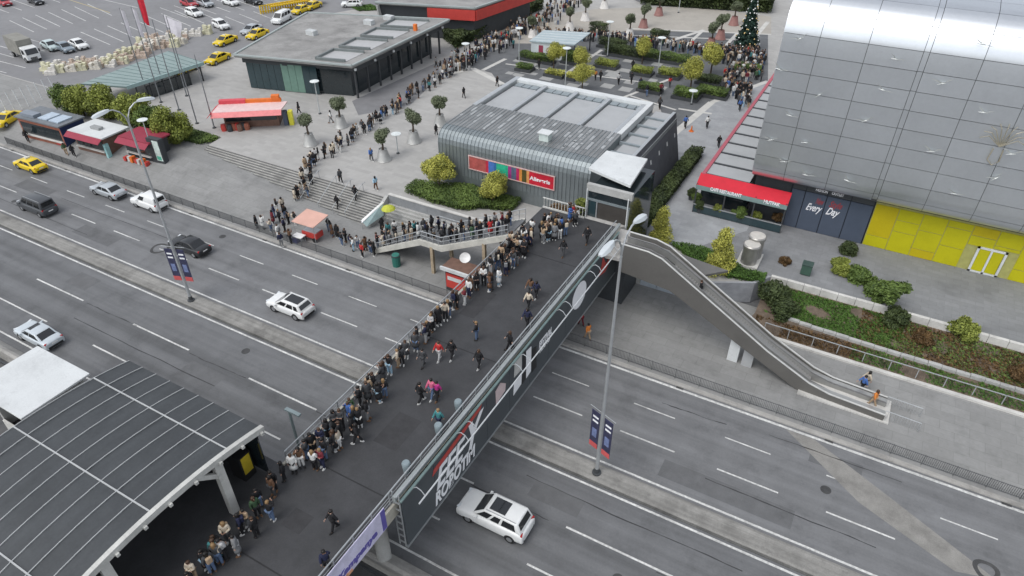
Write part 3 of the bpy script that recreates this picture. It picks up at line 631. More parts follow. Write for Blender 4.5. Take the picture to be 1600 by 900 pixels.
def s_of(zt):
    for (s0, y0, z0), (s1, y1, z1) in zip(PROF[:-1], PROF[1:]):
        if z0 <= zt <= z1: return s0 + (s1 - s0) * (zt - z0) / (z1 - z0)
rows = [0] + [s_of(z) for z in (8.35, 9.9, 11.55, 13.2, 14.85, 16.5, 18.15, 19.8, 21.4, 23.2)]
rows += [rows[-1] + 2.0, rows[-1] + 4.2, rows[-1] + 8.5, rows[-1] + 14, rows[-1] + 22]
colx = [GX, -5.95, -2.1, 2.05, 2.5, 6.3, 10.1, 13.9, 17.7, 18.1, 21.9, 25.7, 29.5, 33.3]
for i in range(len(colx) - 1):
    for j in range(len(rows) - 1):
        g_ = .02; x0, x1 = colx[i] + g_, colx[i + 1] - g_; s0, s1 = rows[j] + g_, rows[j + 1] - g_
        narrow = colx[i + 1] - colx[i] < 1; off = .09 if narrow else rnd.uniform(-.006, .006)
        k = 8 if (j < 2 or j > 8) else 2
        vs = []; pr = [prof(s0 + (s1 - s0) * t / k) for t in range(k + 1)]
        nrm = []
        for t in range(k + 1):
            a = pr[max(0, t - 1)]; b = pr[min(k, t + 1)]; d = Vector((0, b[0] - a[0], b[1] - a[1])).normalized(); nrm.append(Vector((0, -d.z, d.y)))
        for dep in (off, off + .08):
            for X in (x0, x1):
                for t in range(k + 1): vs.append((X, pr[t][0] - nrm[t].y * dep, pr[t][1] - nrm[t].z * dep))
        n = k + 1; f = []
        for t in range(k): f += [(t, n + t, n + t + 1, t + 1), (2 * n + t, 2 * n + t + 1, 3 * n + t + 1, 3 * n + t), (t, t + 1, 2 * n + t + 1, 2 * n + t), (n + t, 3 * n + t, 3 * n + t + 1, n + t + 1)]
        f += [(0, 2 * n, 3 * n, n), (n - 1, 2 * n - 1, 4 * n - 1, 3 * n - 1)]
        ob = MB().add(vs, f).build('facade_panel', fac, ml, smooth=True)
# backing
m = MB(); bkp = [(y + .22, z - .16) for y, z in raw] + [(FY + 30, 7.3)]
m.ext(bkp, 'x', GX + .05, 33.2); m.build('backing_wall', facg, ml)
MB().box(GX + .3, 60, FY + 2.1, FY + 30, ZP, 7.25).build('base_wall', dark, ml)
# yellow wall: panels with pale joints, door frame
WY = FY + 2.0
MB().box(2.62, 34, WY, WY + .08, ZP, 7.2).build('yellow_backing', M('joint_olive', (.36, .35, .12), .6), ml)
X = 2.68; k = 0; pat = [(0, 1.2, 4.6), (0, 2.2, 3.4, 4.6), (0, .9, 2.9, 4.6), (0, 1.9, 3.9, 4.6), (0, 2.6, 3.6, 4.6), (0, 1.4, 3.1, 4.6)]
while X < 33:
    hs = pat[k % 6]
    for a, b in zip(hs[:-1], hs[1:]):
        if 11.0 < X + 1 < 14.4 and a < 2.6: a = 2.75
        if b - a > .3: MB().box(X, X + 2.0, WY - .05, WY - .002, ZP + .05 + a, ZP + .05 + b - .07).build('yellow_panel', yellow2 if (k, a) in ((2, 0), (0, 1.2)) or rnd.random() < .07 else yellow, ml)
    X += 2.07; k += 1
for (a, b, c, d) in ((11.85, 12.05, 0, 2.7), (14.05, 14.25, 0, 2.7), (12.95, 13.12, 0, 2.5), (11.85, 14.25, 2.5, 2.7), (11.85, 14.25, 0, .18)): MB().box(a, b, WY - .14, WY - .055, ZP + c, ZP + d).build('door_frame', dirtywhite, ml)
for a in (12.07, 13.14): MB().box(a, a + .86, WY - .10, WY - .06, ZP + .2, ZP + 2.48).build('door_leaf', yellow, ml)
# navy shopfront
ng = M('navy_gap', (.012, .016, .024), .5)
MB().box(-5.15, 2.6, WY - .02, WY + .06, ZP, 7.2).build('shopfront_backing', ng, ml)
nx_ = [-5.1, -3.05, -1.65, .45, 2.55]
nx_ = [-5.05, -3.75, -1.7, .45, 2.52]
for a, b in zip(nx_[:-1], nx_[1:]):
    MB().box(a + .04, b - .04, WY - .09, WY - .025, ZP + .06, 6.25).build('navy_panel', navy, ml)
    MB().box(a + .04, b - .04, WY - .09, WY - .025, 6.33, 7.1).build('fascia_panel', M('shop_fascia', (.05, .055, .06), .5), ml)
scr = M('script_white', (.8, .8, .82), .5); scr2 = M('script_red', (.30, .05, .06), .5)
text_on('script', 'Every', 1.1, scr, ml, (-3.35, WY - .094, 4.35), (1, 0, 0), .45, .02, 1.5)
text_on('script', 'Day', 1.1, scr, ml, (-1.45, WY - .094, 4.35), (1, 0, 0), .45, .02, 1.25)
text_on('script', 'New', .95, scr2, ml, (-2.6, WY - .094, 5.2), (1, 0, 0), .4, .02, .75)
text_on('script', 'Style', .95, scr2, ml, (-1.35, WY - .094, 5.2), (1, 0, 0), .4, .02, 1.2)
text_on('sign_letters', 'FASHION', .42, scr, ml, (-2.9, WY - .094, 6.55), (1, 0, 0), 0, .012, 1.1)
text_on('sign_letters', 'OUTLET', .42, scr, ml, (-1.4, WY - .094, 6.55), (1, 0, 0), 0, .012, 1.1)
# birds fixed to the facade
birdm = M('bird_pale', (.58, .60, .58), .4, .3); goldm = M('ornament_gold', (.36, .33, .25), .5, .3)
def onF(px, py, Y=FY - .12):
    d = ray(px, py); t = Y / d.y; return Vector((d.x * t, Y, CAM_H + d.z * t))
for i, (px, py) in enumerate(((1250, 60), (1218, 108), (1280, 148), (1235, 180), (1400, 92), (1472, 130), (1352, 188), (1537, 175), (1535, 68), (1258, 222), (1205, 218), (1455, 236), (1225, 252), (1260, 273), (1325, 282), (1555, 278), (1492, 302), (1580, 240), (1380, 140))):
    p = onF(px, py); r_ = random.Random(i); a = r_.uniform(-.6, .6); wl = r_.uniform(.75, 1.05); sp = r_.uniform(.15, .55)
    ca_, sa_ = math.cos(a), math.sin(a); T = lambda u, v, d: (p.x + u * ca_ - v * sa_, p.y - d, p.z + u * sa_ + v * ca_)
    m = MB(); m.tube([T(-.35, -.12, .05), T(0, 0, .12), T(.3, .05, .1)], [.02, .06, .02], 6)
    for s_ in (1, -1):
        tip = T(s_ * wl * .85, sp, .35); mid = T(s_ * wl * .45, sp * .75, .25)
        m.add([T(-.1, 0, .1), T(.1, .02, .1), mid, tip, T(s_ * wl * .4, sp * .45, .22)], [(0, 1, 2, 4), (4, 2, 3)])
    m.build('bird_ornament', birdm, ml)
p = onF(1568, 215); m = MB()
for i in range(9):
    a = math.pi * i / 8; m.tube([(p.x, p.y - .05, p.z - .8), (p.x + math.cos(a) * 1.0, p.y - .2, p.z + math.sin(a) * .8), (p.x + math.cos(a) * 1.6, p.y - .1, p.z + math.sin(a) * 1.5 - .3)], .035, 5)
m.tube([(p.x - .35, p.y - .1, p.z - 1.0), (p.x - .45, p.y - .1, p.z - 2.0), (p.x, p.y - .1, p.z - 2.4), (p.x + .4, p.y - .1, p.z - 2.0), (p.x + .35, p.y - .1, p.z - 1)], .05, 6)
m.build('gilt_ornament', goldm, ml)
# ---------------- terrace awning in front of the mall
aw = TH('terrace_awning', 'cafe terrace roof of grey panels with a red front awning', 'awning', (-11, 66, ZP))
zA = 6.0; f_ = (CAM_H - zA) / (CAM_H - 6.5)
y = 66.4; ax0 = -13.9; k = 0
while y < 104:
    MB().box(ax0 + .3, GX - .15, y + .16, y + 2.75, zA - .08, zA).build('roof_panel', greypanel, aw)
    MB().box(ax0 + .05, GX - .1, y - .12, y + .14, zA - .25, zA + .06).build('roof_beam', darksteel, aw)
    y += 2.95
MB().box(ax0 - .1, ax0 + .28, 66.2, 104, zA - .22, zA + .1).build('side_gutter', M('rose_gutter', (.42, .10, .13), .6, var=.1), aw)
MB().slab((-14.1, 66.3, zA + .1), (-4.9, 66.3, zA + .1), (-4.9, 65.0, zA - .7), (-14.1, 65.0, zA - .7), .05).build('red_awning', red, aw)
MB().box(-14.1, -4.9, 64.97, 65.0, zA - 1.2, zA - .72).build('valance', M('valance_teal', (.20, .28, .27), .7), aw)
text_on('awning_letters', 'CAFE RESTAURANT', .5, scr, aw, (-12.6, 64.96, zA - .98), (1, 0, 0), 0, .02, 3.2)
text_on('awning_letters', 'MUTFAK', .5, scr, aw, (-7.2, 64.96, zA - .98), (1, 0, 0), 0, .02, 1.6)
for X in (-14., -11, -8, -5): MB().box(X - .07, X + .07, 65.05, 65.19, ZP, zA - .6).build('post', darksteel, aw)
yy = 69.
while yy < 100: MB().box(-14.0, -13.86, yy, yy + .14, ZP, zA - .2).build('post', darksteel, aw); yy += 5.9
MB().box(-14.05, -5, 65.0, 65.08, ZP + .95, ZP + 1.05).build('terrace_rail', railm, aw); MB().box(-14, -5, 65.03, 65.06, ZP + .1, ZP + .9).build('terrace_glass', glassb, aw)
MB().box(-13.2, GX - .2, 68, 104, ZP, ZP + .9).build('terrace_counter', dark, aw)
MB().box(-14.0, GX, 67.4, 67.5, ZP, zA - .3).build('glass_front', glassd, aw)
# ================================================================== STATION BUILDING
sb_ = TH('station_building', 'low station pavilion with ribbed grey metal front and skylight roof', 'station', (-32, 66, ZP))
SX0, SX1, SF, SB, ST = -41.4, -23.1, 57.8, 76.0, 8.5
ribm = M('ribbed_metal', (.235, .265, .275), .4, .45, var=.07, scale=.6, streak=((2.5, .1, .1), .1), dirt=.08); roofm = M('roof_metal', (.24, .245, .245), .5, .3, var=.16, scale=.5, streak=((4, .15, 1), .3), dirt=.2)
cpr = [(SF + .25, ZP), (SF, ZP + 1.5), (SF, ST - 1.6)] + [(SF + 1.5 * (1 - math.cos(R(a))), ST - 1.6 + 1.5 * math.sin(R(a))) for a in (20, 40, 60, 80)] + [(SF + 8.1, ST + .1)]
cps = cpr + [(SF + 8.1, ZP)]
MB().ext(cps, 'x', SX0, SX1).build('front_hall', ribm, sb_, smooth=False)
X = SX0 + .05; k = 0; ribp = cpr[1:]
while X < SX1 - .05:     # standing seams from the ground over the rounded eave and up the roof
    m = MB()
    for (a, b) in zip(ribp[:-1], ribp[1:]): m.bar((X, a[0] - .02, a[1] + .0), (X, b[0] - .02, b[1] + .0), .07, .1)
    m.build('seam', ribm, sb_); X += .46; k += 1
MB().add([(SX0 + .02, SF + 1.8, ST - .085), (SX1 - .02, SF + 1.8, ST - .085), (SX1 - .02, SF + 8.05, ST + .103), (SX0 + .02, SF + 8.05, ST + .103)], [(0, 1, 2, 3)]).build('roof_sheet', roofm, sb_)
for i in range(46):   # worn pale patches on the sheet
    xx = SX0 + .28 + .46 * rnd.randrange(0, 39); y0 = SF + 2.2 + rnd.random() * 4.5; l = .4 + rnd.random() * 1.4; zf = lambda y: ST - .078 + (y - SF - 1.8) * .188 / 6.25
    MB().add([(xx - .16, y0, zf(y0)), (xx + .16, y0, zf(y0)), (xx + .16, y0 + l, zf(y0 + l)), (xx - .16, y0 + l, zf(y0 + l))], [(0, 1, 2, 3)]).build('bare_patch', M('bare_zinc', (.40, .41, .41), .5, .3, var=.2), sb_)
MB().box(SX0, SX1, SF + 8.1, SB, ZP, ST - .55).build('rear_hall', M('roof_grey', (.25, .265, .27), .6, var=.1), sb_)
MB().box(SX0 - .1, SX0 + .5, SF + 7.5, SB, ST - .6, ST + .15).build('parapet', steel, sb_); MB().box(SX0, SX1, SB - .9, SB + .1, ST - .6, ST + .12).build('parapet', dirtywhite, sb_); MB().box(SX1 - .5, SX1 + .05, SF + 8, SB, ST - .6, ST + .15).build('parapet', dirtywhite, sb_)
wbay = (SX1 - SX0 - 1.2) / 4
for i in range(4):
    x0 = SX0 + .75 + i * wbay
    MB().box(x0, x0 + wbay - .75, SF + 8.35, SB - 2.3, ST - .5, ST - .25).build('skylight', greypanel, sb_)
    MB().box(x0 + wbay - .62, x0 + wbay - .15, SF + 8.1, SB - 1, ST - .55, ST + .06).build('roof_beam', steel, sb_)
    for q in range(4): MB().box(x0 + q * wbay / 4 + .03, x0 + (q + 1) * wbay / 4 - .08, SB - 2.1, SB - 1.0, ST - .5, ST - .2).build('vent_box', M('vent_blue', (.30, .34, .36), .5, .3), sb_)
p = at(852, 218, ST); MB().box(p.x - .55, p.x + .55, p.y - .45, p.y + .45, ST - .05, ST + .8).build('roof_vent', M('vent_pale', (.55, .62, .59), .5), sb_); MB().box(p.x - .7, p.x + .7, p.y - .6, p.y + .6, ST + .8, ST + .88).build('vent_lid', dirtywhite, sb_)
# side wing with skylights and leaning dark wall
MB().box(SX1, -19.9, 62.2, SB - .5, ZP, ST - .9).build('side_wing', MATS['roof_grey'], sb_)
for i in range(5):
    y0 = 62.9 + i * 2.6; MB().box(SX1 + .6, -20.6, y0, y0 + 2.1, ST - .88, ST - .6).build('side_skylight', greypanel, sb_); MB().box(SX1 + .1, -20.2, y0 - .35, y0 - .12, ST - .9, ST - .45).build('side_beam', MATS['vent_blue'], sb_)
MB().box(-20.5, -20.15, 62.2, SB - .5, ST - .9, ST - .3).build('side_parapet', steel, sb_)
m = MB(); m.ext([(-20.1, ST - .35), (-18.9, ZP), (-20.1, ZP)], 'y', 62.2, SB - .5); m.build('leaning_wall', M('slate_wall', (.11, .115, .13), .6, var=.15, scale=1), sb_)
for i in range(5): y0 = 63.6 + i * 2.7; MB().slab((-19.62, y0, 5.6), (-19.62, y0 + .3, 5.6), (-19.82, y0 + .3, 6.5), (-19.82, y0, 6.5), .03).build('wall_light', white, sb_)
# colourful banner on the ribbed front
bnr = TH('front_banner', 'long multicoloured banner on the ribbed front of the station', 'banner', (-32, SF, 5.3))
cols = [((.40, .09, .08), 2.3), ((.5, .03, .06), .35), ((.06, .16, .45), .75), ((.03, .12, .30), .35), ((.03, .42, .25), 1.55), ((.34, .05, .22), .45), ((.10, .13, .20), .65), ((.45, .02, .10), .4), ((.62, .25, .05), .35), ((.08, .07, .02), .6), ((.66, .30, .10), .35), ((.52, .015, .035), 3.15)]
Xq = -37.3; tot = sum(c[1] for c in cols); sc_ = (-27.0 + 37.3) / tot
for i, (c, wd) in enumerate(cols):
    MB().box(Xq, Xq + wd * sc_, SF - .16, SF - .10, 4.75, 6.2).build('printed_field', M('banner_field_%d' % i, c, .5, var=.25, scale=2), bnr); Xq += wd * sc_
for (a, b, c, d) in ((-37.4, -26.9, 6.2, 6.3), (-37.4, -26.9, 4.65, 4.75), (-37.4, -37.3, 4.75, 6.2), (-27, -26.9, 4.75, 6.2)): MB().box(a, b, SF - .2, SF - .08, c, d).build('frame', M('banner_frame', (.6, .42, .40), .5), bnr)
text_on('lettering', 'Alisveris', .6, scr, bnr, (-29.8, SF - .165, 5.25), (1, 0, 0), 0, .02, 2.4)
for X in (-34.5, -31.2): MB().lathe([(.3, -.02), (.3, .02)], (0, 0, 0), 14).build('printed_disc', M('disc_pale', (.35, .5, .55), .5), bnr).matrix_local = Matrix.Translation(Vector((X + 32, -.18, .2))) @ Matrix.Rotation(R(90), 4, 'X')
# glass entrance box at the end of the bridge
eb_ = TH('entrance_box', 'dark glass entrance box with white roof at the far bridge end', 'entrance', (-18.6, 53, ZP))
MB().box(-20.4, -16.5, 51.0, 57.5, ZP, 9.6).build('glass_body', glassd, eb_)
MB().prism(A2([(920, 262), (948, 235), (1012, 248), (985, 290)], 10.45), 10.2, 10.45).build('roof', dirtywhite, eb_)
MB().box(-20.6, -16.3, 50.95, 51.35, 9.55, 10.2).build('roof_fascia', conc, eb_)
MB().box(-20.5, -16.4, 50.9, 51.0, 8.65, 8.85).build('transom', M('slate_trim', (.18, .21, .22), .5), eb_)
for X in (-20.45, -19.55, -16.55): MB().box(X, X + .1, 50.9, 51.0, ZD, 8.65).build('door_post', railm, eb_)
MB().box(-19.4, -16.6, 50.93, 50.98, ZD + .05, 8.6).build('door_glass', M('door_brown', (.06, .055, .05), .3), eb_)
MB().box(-20.3, -19.6, 50.93, 50.98, ZD + .05, 8.6).build('door_glass', glassb, eb_)
for (X) in (-20.4, -16.5): MB().tube([(X, 50.6, ZD), (X, 50.6, 9.9)], .05, 8).build('front_column', dirtywhite, eb_)
MB().prism([(-20.4, 50.41), (-17.0, 50.41), (-16.5, 51), (-20.4, 51)], ZD - .4, ZD - .002).build('threshold', MATS['landing_stone'], eb_)
# ================================================================== CAFE PAVILIONS
def poly_at(pts, z): return [at2(x, y, z) for x, y in pts]
cf = TH('cafe_pavilion', 'flat roofed dark cafe pavilion with recessed skylights left of the plaza', 'pavilion', (-76, 80, ZP))
cz = 7.2; cfp = poly_at([(365, 86), (550, 103), (702, 31), (480, 20)], cz)
(Ax, Ay), (Bx, By), (Cx, Cy), (Dx, Dy) = cfp; VA, VB, VC, VD = [Vector((x, y, 0)) for x, y in cfp]
MB().prism(cfp, cz - .35, cz).build('roof', M('cafe_roof', (.27, .265, .255), .8, var=.12, scale=.3, dirt=.25, streak=((.3, .3, 1), .2)), cf)
def lerp4(u, v): return VA.lerp(VB, u).lerp(VD.lerp(VC, u), v)   # u along the front, v depth
rim = M('cafe_rim', (.36, .40, .39), .5, .2, var=.08)
for (a, b) in ((VA, VB), (VB, VC), (VC, VD), (VD, VA)): MB().bar((a.x, a.y, cz + .05), (b.x, b.y, cz + .05), .35, .2).build('roof_edge', rim, cf)
for i in range(4):
    v0 = .05 + i * .235; v1 = v0 + .175; q = [lerp4(u, v) for u, v in ((.66, v0), (.9, v0), (.9, v1), (.66, v1))]
    MB().prism([(p.x, p.y) for p in q], cz + .01, cz + .05).build('skylight', M('skylight_pale', (.42, .42, .42), .5, var=.06), cf)
    for a, b in ((0, 1), (2, 3), (3, 0)): MB().bar((q[a].x, q[a].y, cz + .2), (q[b].x, q[b].y, cz + .2), .3, .35).build('skylight_kerb', M('kerb_slate', (.17, .19, .19), .6), cf)
ins = lambda u, v: (lambda p: (p.x, p.y))(lerp4(u, v))
MB().prism([ins(.03, .04), ins(.97, .06), ins(.97, .96), ins(.03, .96)], cz - 1.3, cz - .36).build('fascia', dark, cf)
MB().prism([ins(.05, .06), ins(.9, .08), ins(.9, .94), ins(.05, .94)], ZP, cz - 1.3).build('glass_walls', glassd, cf)
for i in range(10):
    u0 = .05 + i * .06; a = lerp4(u0, .05); b = lerp4(u0 + .055, .053)
    MB().bar((a.x, a.y - .05, (ZP + cz - 1.0) / 2), (b.x, b.y - .05, (ZP + cz - 1.0) / 2), .06, cz - ZP - 1.2).build('glass_pane', glassg if i in (5, 6, 7) else glassb, cf)
for i in range(9):
    v0 = .06 + i * .11; a = lerp4(.955, v0); MB().box(a.x - .12, a.x + .12, a.y - .12, a.y + .12, ZP, cz - 1.3).build('column', darksteel, cf)
for i in range(3):
    p = lerp4((.3, .62, .55)[i], (.5, .93, .8)[i]); MB().box(p.x - .8, p.x + .8, p.y - .5, p.y + .5, cz, cz + .7).build('roof_unit', M('unit_pale', (.5, .52, .52), .5), cf)
p = lerp4(.93, .72); MB().box(p.x - .25, p.x + .25, p.y - .25, p.y + .25, cz, cz + 1.0).build('orange_vent', orange, cf)
for i in range(6): p = lerp4(.985, .04 + i * .18); MB().lathe([(.18, -.15), (.18, .15)], (p.x + .05, p.y - .1, cz - .8), 10).build('round_lamp', dirtywhite, cf)
a = lerp4(1.01, .06); strip_c = A2([(550, 158), (700, 90), (712, 95), (640, 165), (560, 180)])
sheet('cafe_apron', strip_c, ZP + .009, M('apron_slate', (.20, .20, .205), .8, var=.12, scale=.6))
cb2 = TH('red_pavilion', 'dark pavilion with a broad red fascia at the top of the photo', 'pavilion', (-72, 108, ZP))
rz_ = 7.6; rp_ = poly_at([(586, 4), (742, 13), (835, -18), (640, -40)], rz_); RA, RB, RC, RD = [Vector((x, y, 0)) for x, y in rp_]
MB().prism(rp_, rz_ - .3, rz_).build('roof', MATS['cafe_roof'], cb2)
for (a, b) in ((RA, RB), (RB, RC)): MB().bar((a.x, a.y, rz_ + .04), (b.x, b.y, rz_ + .04), .4, .25).build('roof_edge', rim, cb2)
cen = (RA + RB + RC + RD) / 4; inn = [(p.lerp(cen, .05).x, p.lerp(cen, .05).y) for p in (RA, RB, RC, RD)]
MB().prism(inn, ZP, rz_ - .3).build('walls', dark, cb2)
a = RA.lerp(RB, .53); MB().bar((a.x, a.y - .1, rz_ - 1.2), (RB.x + .1, RB.y - .1, rz_ - 1.2), .3, 1.7).build('red_fascia', redp, cb2); MB().bar((RB.x + .15, RB.y, rz_ - 1.2), (RC.x + .15, RC.y, rz_ - 1.2), .3, 1.7).build('red_fascia', redp, cb2)
p = RA.lerp(RB, .6); MB().lathe([(.35, -.03), (.35, .03)], (0, 0, 0), 14).build('white_emblem', white, cb2).matrix_local = Matrix.Translation(Vector((p.x, p.y - .3, rz_ - 1.2)) - Vector((-72, 108, ZP))) @ Matrix.Rotation(R(90), 4, 'X')
m = MB().bar((RA.x + 1.2, RA.y + .2, ZP), (RA.x + .5, RA.y, rz_ - .4), .6, .3); m.build('raking_column', conc, cb2)
# ================================================================== VEGETATION
def leaves(name, blobs, n, size, mat, seed, aspect=1.6, shell=.5):
    "leaf-sized faces spread through ellipsoid clumps (cx,cy,cz,rx,ry,rz)"
    r = random.Random(seed); V = []; F = []; col = []
    vol = [(b[3] * b[4] * b[5]) ** .67 for b in blobs]; tot = sum(vol)
    for b, vv in zip(blobs, vol):
        tone = r.uniform(-.18, .18)
        for _ in range(int(n * vv / tot)):
            d = Vector((r.gauss(0, 1), r.gauss(0, 1), r.gauss(0, 1))).normalized(); q = (shell + (1 - shell) * r.random()) ** .6 * r.uniform(.86, 1.08)
            c = Vector((b[0] + d.x * b[3] * q, b[1] + d.y * b[4] * q, b[2] + d.z * b[5] * q))
            nn = (d + Vector((r.gauss(0, .7), r.gauss(0, .7), r.gauss(0, .7) + .3))).normalized()
            u = nn.cross(Vector((r.random(), r.random(), r.random() + .1))).normalized(); v = nn.cross(u); s = size * r.uniform(.6, 1.35)
            o = len(V); V += [c - u * s * aspect * .5, c + v * s * .5, c + u * s * aspect * .5, c - v * s * .5]; F.append((o, o + 1, o + 2, o + 3))
            t = min(1, max(0, .5 + tone + r.gauss(0, .22))); col += [t] * 4
    me = bpy.data.meshes.new(name); me.from_pydata([tuple(p) for p in V], [], F); a = me.attributes.new('v', 'FLOAT', 'POINT'); a.data.foreach_set('value', col); me.materials.append(mat); return me
def clumps(seed, n, R_, rz, cz, rr=.45):
    r = random.Random(seed); out = []
    for i in range(n):
        d = Vector((r.gauss(0, 1), r.gauss(0, 1), r.gauss(0, 1))).normalized() * r.uniform(.35, .72)
        out.append((d.x * R_, d.y * R_, cz + d.z * rz, R_ * rr * r.uniform(.75, 1.2), R_ * rr * r.uniform(.75, 1.2), rz * rr * r.uniform(.75, 1.2)))
    return out
def plant(name, label, cat, p, crown, trunk, group=None, s=1., rz=None):
    t = TH(name, label, cat, p, rnd.uniform(0, 6.28) if rz is None else rz, group); t.scale = (s, s, s)
    inst('crown', crown, t)
    if trunk: inst('trunk', trunk, t)
    return t
ORD = ['first', 'second', 'third', 'fourth', 'fifth', 'sixth', 'seventh', 'eighth', 'ninth', 'tenth', 'eleventh', 'twelfth', 'thirteenth', 'fourteenth', 'fifteenth', 'sixteenth', 'seventeenth', 'eighteenth', 'nineteenth', 'twentieth']
def ordn(i):
    if i < 20: return ORD[i]
    tens = ['', '', 'twenty', 'thirty', 'forty', 'fifty', 'sixty', 'seventy', 'eighty', 'ninety', 'hundred']; t, u = divmod(i + 1, 10)
    if u == 0: return {2: 'twentieth', 3: 'thirtieth', 4: 'fortieth', 5: 'fiftieth', 6: 'sixtieth', 7: 'seventieth', 8: 'eightieth', 9: 'ninetieth', 10: 'hundredth'}[t]
    return tens[t] + '-' + ORD[u - 1]
# olive trees in tapered tubs
ol = [leaves('crown', clumps(s, 9, 1.15, 1.1, 3.35) + [(0, 0, 3.35, .8, .8, .8)], 4200, .095, leaf_ol, s, 2.2, .3) for s in (1, 2, 3)]
m = MB(); m.tube([(0, 0, 1.3), (.05, .03, 1.9), (-.02, .05, 2.6), (.0, 0, 3.2)], [.16, .12, .1, .05], 8)
for a in range(5): m.tube([(0, .03, 2.3), (math.cos(a * 1.26) * .35, math.sin(a * 1.26) * .35, 2.85), (math.cos(a * 1.26) * .7, math.sin(a * 1.26) * .7, 3.4)], [.06, .04, .02], 6)
ol_tr = m.mesh('trunk', trunkm, True)
def tubmesh(mat): return MB().lathe([(.92, 0), (.95, .06), (.88, .12), (.52, 1.45), (.56, 1.5), (.48, 1.52), (.46, 1.4)], n=20).mesh('tub', mat, True)
tub_s = tubmesh(M('tub_steel', (.40, .40, .385), .45, .4, var=.12, world=False)); tub_r = tubmesh(M('tub_rose', (.26, .13, .115), .6, var=.12, world=False)); tub_w = tubmesh(M('tub_white', (.62, .60, .57), .6, var=.1, world=False))
OLV = [(485, 226, tub_s, 1., 'olive tree in steel tub left of the queue, nearest the stairs'), (533, 198, tub_s, 1., 'olive tree in steel tub beside the cafe corner'), (600, 250, tub_s, .98, 'olive tree in steel tub standing closest to the plaza front'), (647, 222, tub_s, 1.02, 'olive tree in steel tub right of the queue on the open plaza'), (688, 195, tub_s, .98, 'olive tree in steel tub farthest back on the open plaza'),
       (983, 58, tub_w, 1., 'olive tree in white tub behind the crowd, left of two rose tubs'), (890, 47, tub_w, 1., 'olive tree in white tub just behind the shelter roof'), (914, 32, tub_w, 1., 'olive tree in white tub on the square edge beyond the shelter'), (944, 13, tub_w, 1., 'olive tree in white tub at the top edge of the square'),
       (1005, 43, tub_r, 1., 'olive tree in rose tub at the left of the square'), (1029, 24, tub_r, 1., 'olive tree in rose tub at the back of the square'), (1110, 74, tub_r, 1.05, 'olive tree in rose tub nearest the crowd by the mall'), (1125, 61, tub_r, 1.05, 'olive tree in rose tub left of the Christmas tree'), (1146, 39, tub_r, 1.05, 'olive tree in rose tub at the back beside the Christmas tree'), (832, 58, tub_w, .9, 'olive tree in white tub left of the shelter roof')]
for i, (px, py, tub, s, lab) in enumerate(OLV):
    t = plant('olive_tree', lab, 'tree', at(px, py, ZP), ol[i % 3], ol_tr, 'potted olive trees', s); inst('tub', tub, t)
# clipped yellow-green ball trees
bl = [leaves('crown', clumps(s, 12, 1.2, 1.2, 2.0, .5) + [(0, 0, 2.0, .95, .95, .95)], 6500, .085, leaf_ye, s, 1.4, .4) for s in (11, 12)]
bl_tr = MB().tube([(0, 0, 0), (.02, 0, .7), (0, 0, 1.6)], .09, 8, .06).mesh('trunk', trunkm, True)
for i, (px, py, s, lab) in enumerate([(865, 109, 1., 'yellow ball tree in front of the advert shelter'), (906, 114, .92, 'yellow ball tree right of the advert shelter'), (909, 143, .95, 'yellow ball tree just behind the station roof'), (1003, 100, .98, 'yellow ball tree in front of the long hedge'), (1110, 117, 1.12, 'yellow ball tree beside the crowd at the mall corner'), (1078, 141, 1.12, 'yellow ball tree near the right end of the garden')]):
    plant('ball_tree', lab, 'tree', at(px, py, ZP), bl[i % 2], bl_tr, 'clipped yellow ball trees', s * 1.42)
# bigger yellow-green trees nearer the camera
bg_ = [leaves('crown', clumps(s, 16, 1.75, 1.65, 2.35, .42) + [(0, 0, 2.2, 1.2, 1.2, 1.2)], 12000, .10, leaf_ye, s, 1.6, .4) for s in (21, 22)]
cone = [leaves('crown', [(math.cos(a * 2.4) * q * (1 - h / 4.6), math.sin(a * 2.4) * q * (1 - h / 4.6), .5 + h, .62 - .07 * h, .62 - .07 * h, .6) for a, (h, q) in enumerate([(h * .36, (.2, .75, 1.0)[k]) for h in range(10) for k in range(3)])] + [(0, 0, .9 + .35 * q, .95 - .09 * q, .95 - .09 * q, .6) for q in range(9)], 11000, .095, leaf_ye, s, 1.6, .4) for s in (23, 24)]
plant('golden_tree', 'round golden green tree at the left end of the hedge bed', 'tree', at(687, 296, ZP + .1), bg_[0], bl_tr, None, 1.12)
plant('golden_tree', 'round golden green tree at the right end of the hedge bed', 'tree', at(770, 320, ZP + .1), bg_[1], bl_tr, None, 1.05)
plant('golden_tree', 'cone shaped golden tree behind the escalator top', 'tree', at(1030, 378, ZP), cone[0], bl_tr, None, .95)
plant('golden_tree', 'cone shaped golden tree beside the steel vent drums', 'tree', at(1122, 424, ZP), cone[1], bl_tr, None, 1.12)
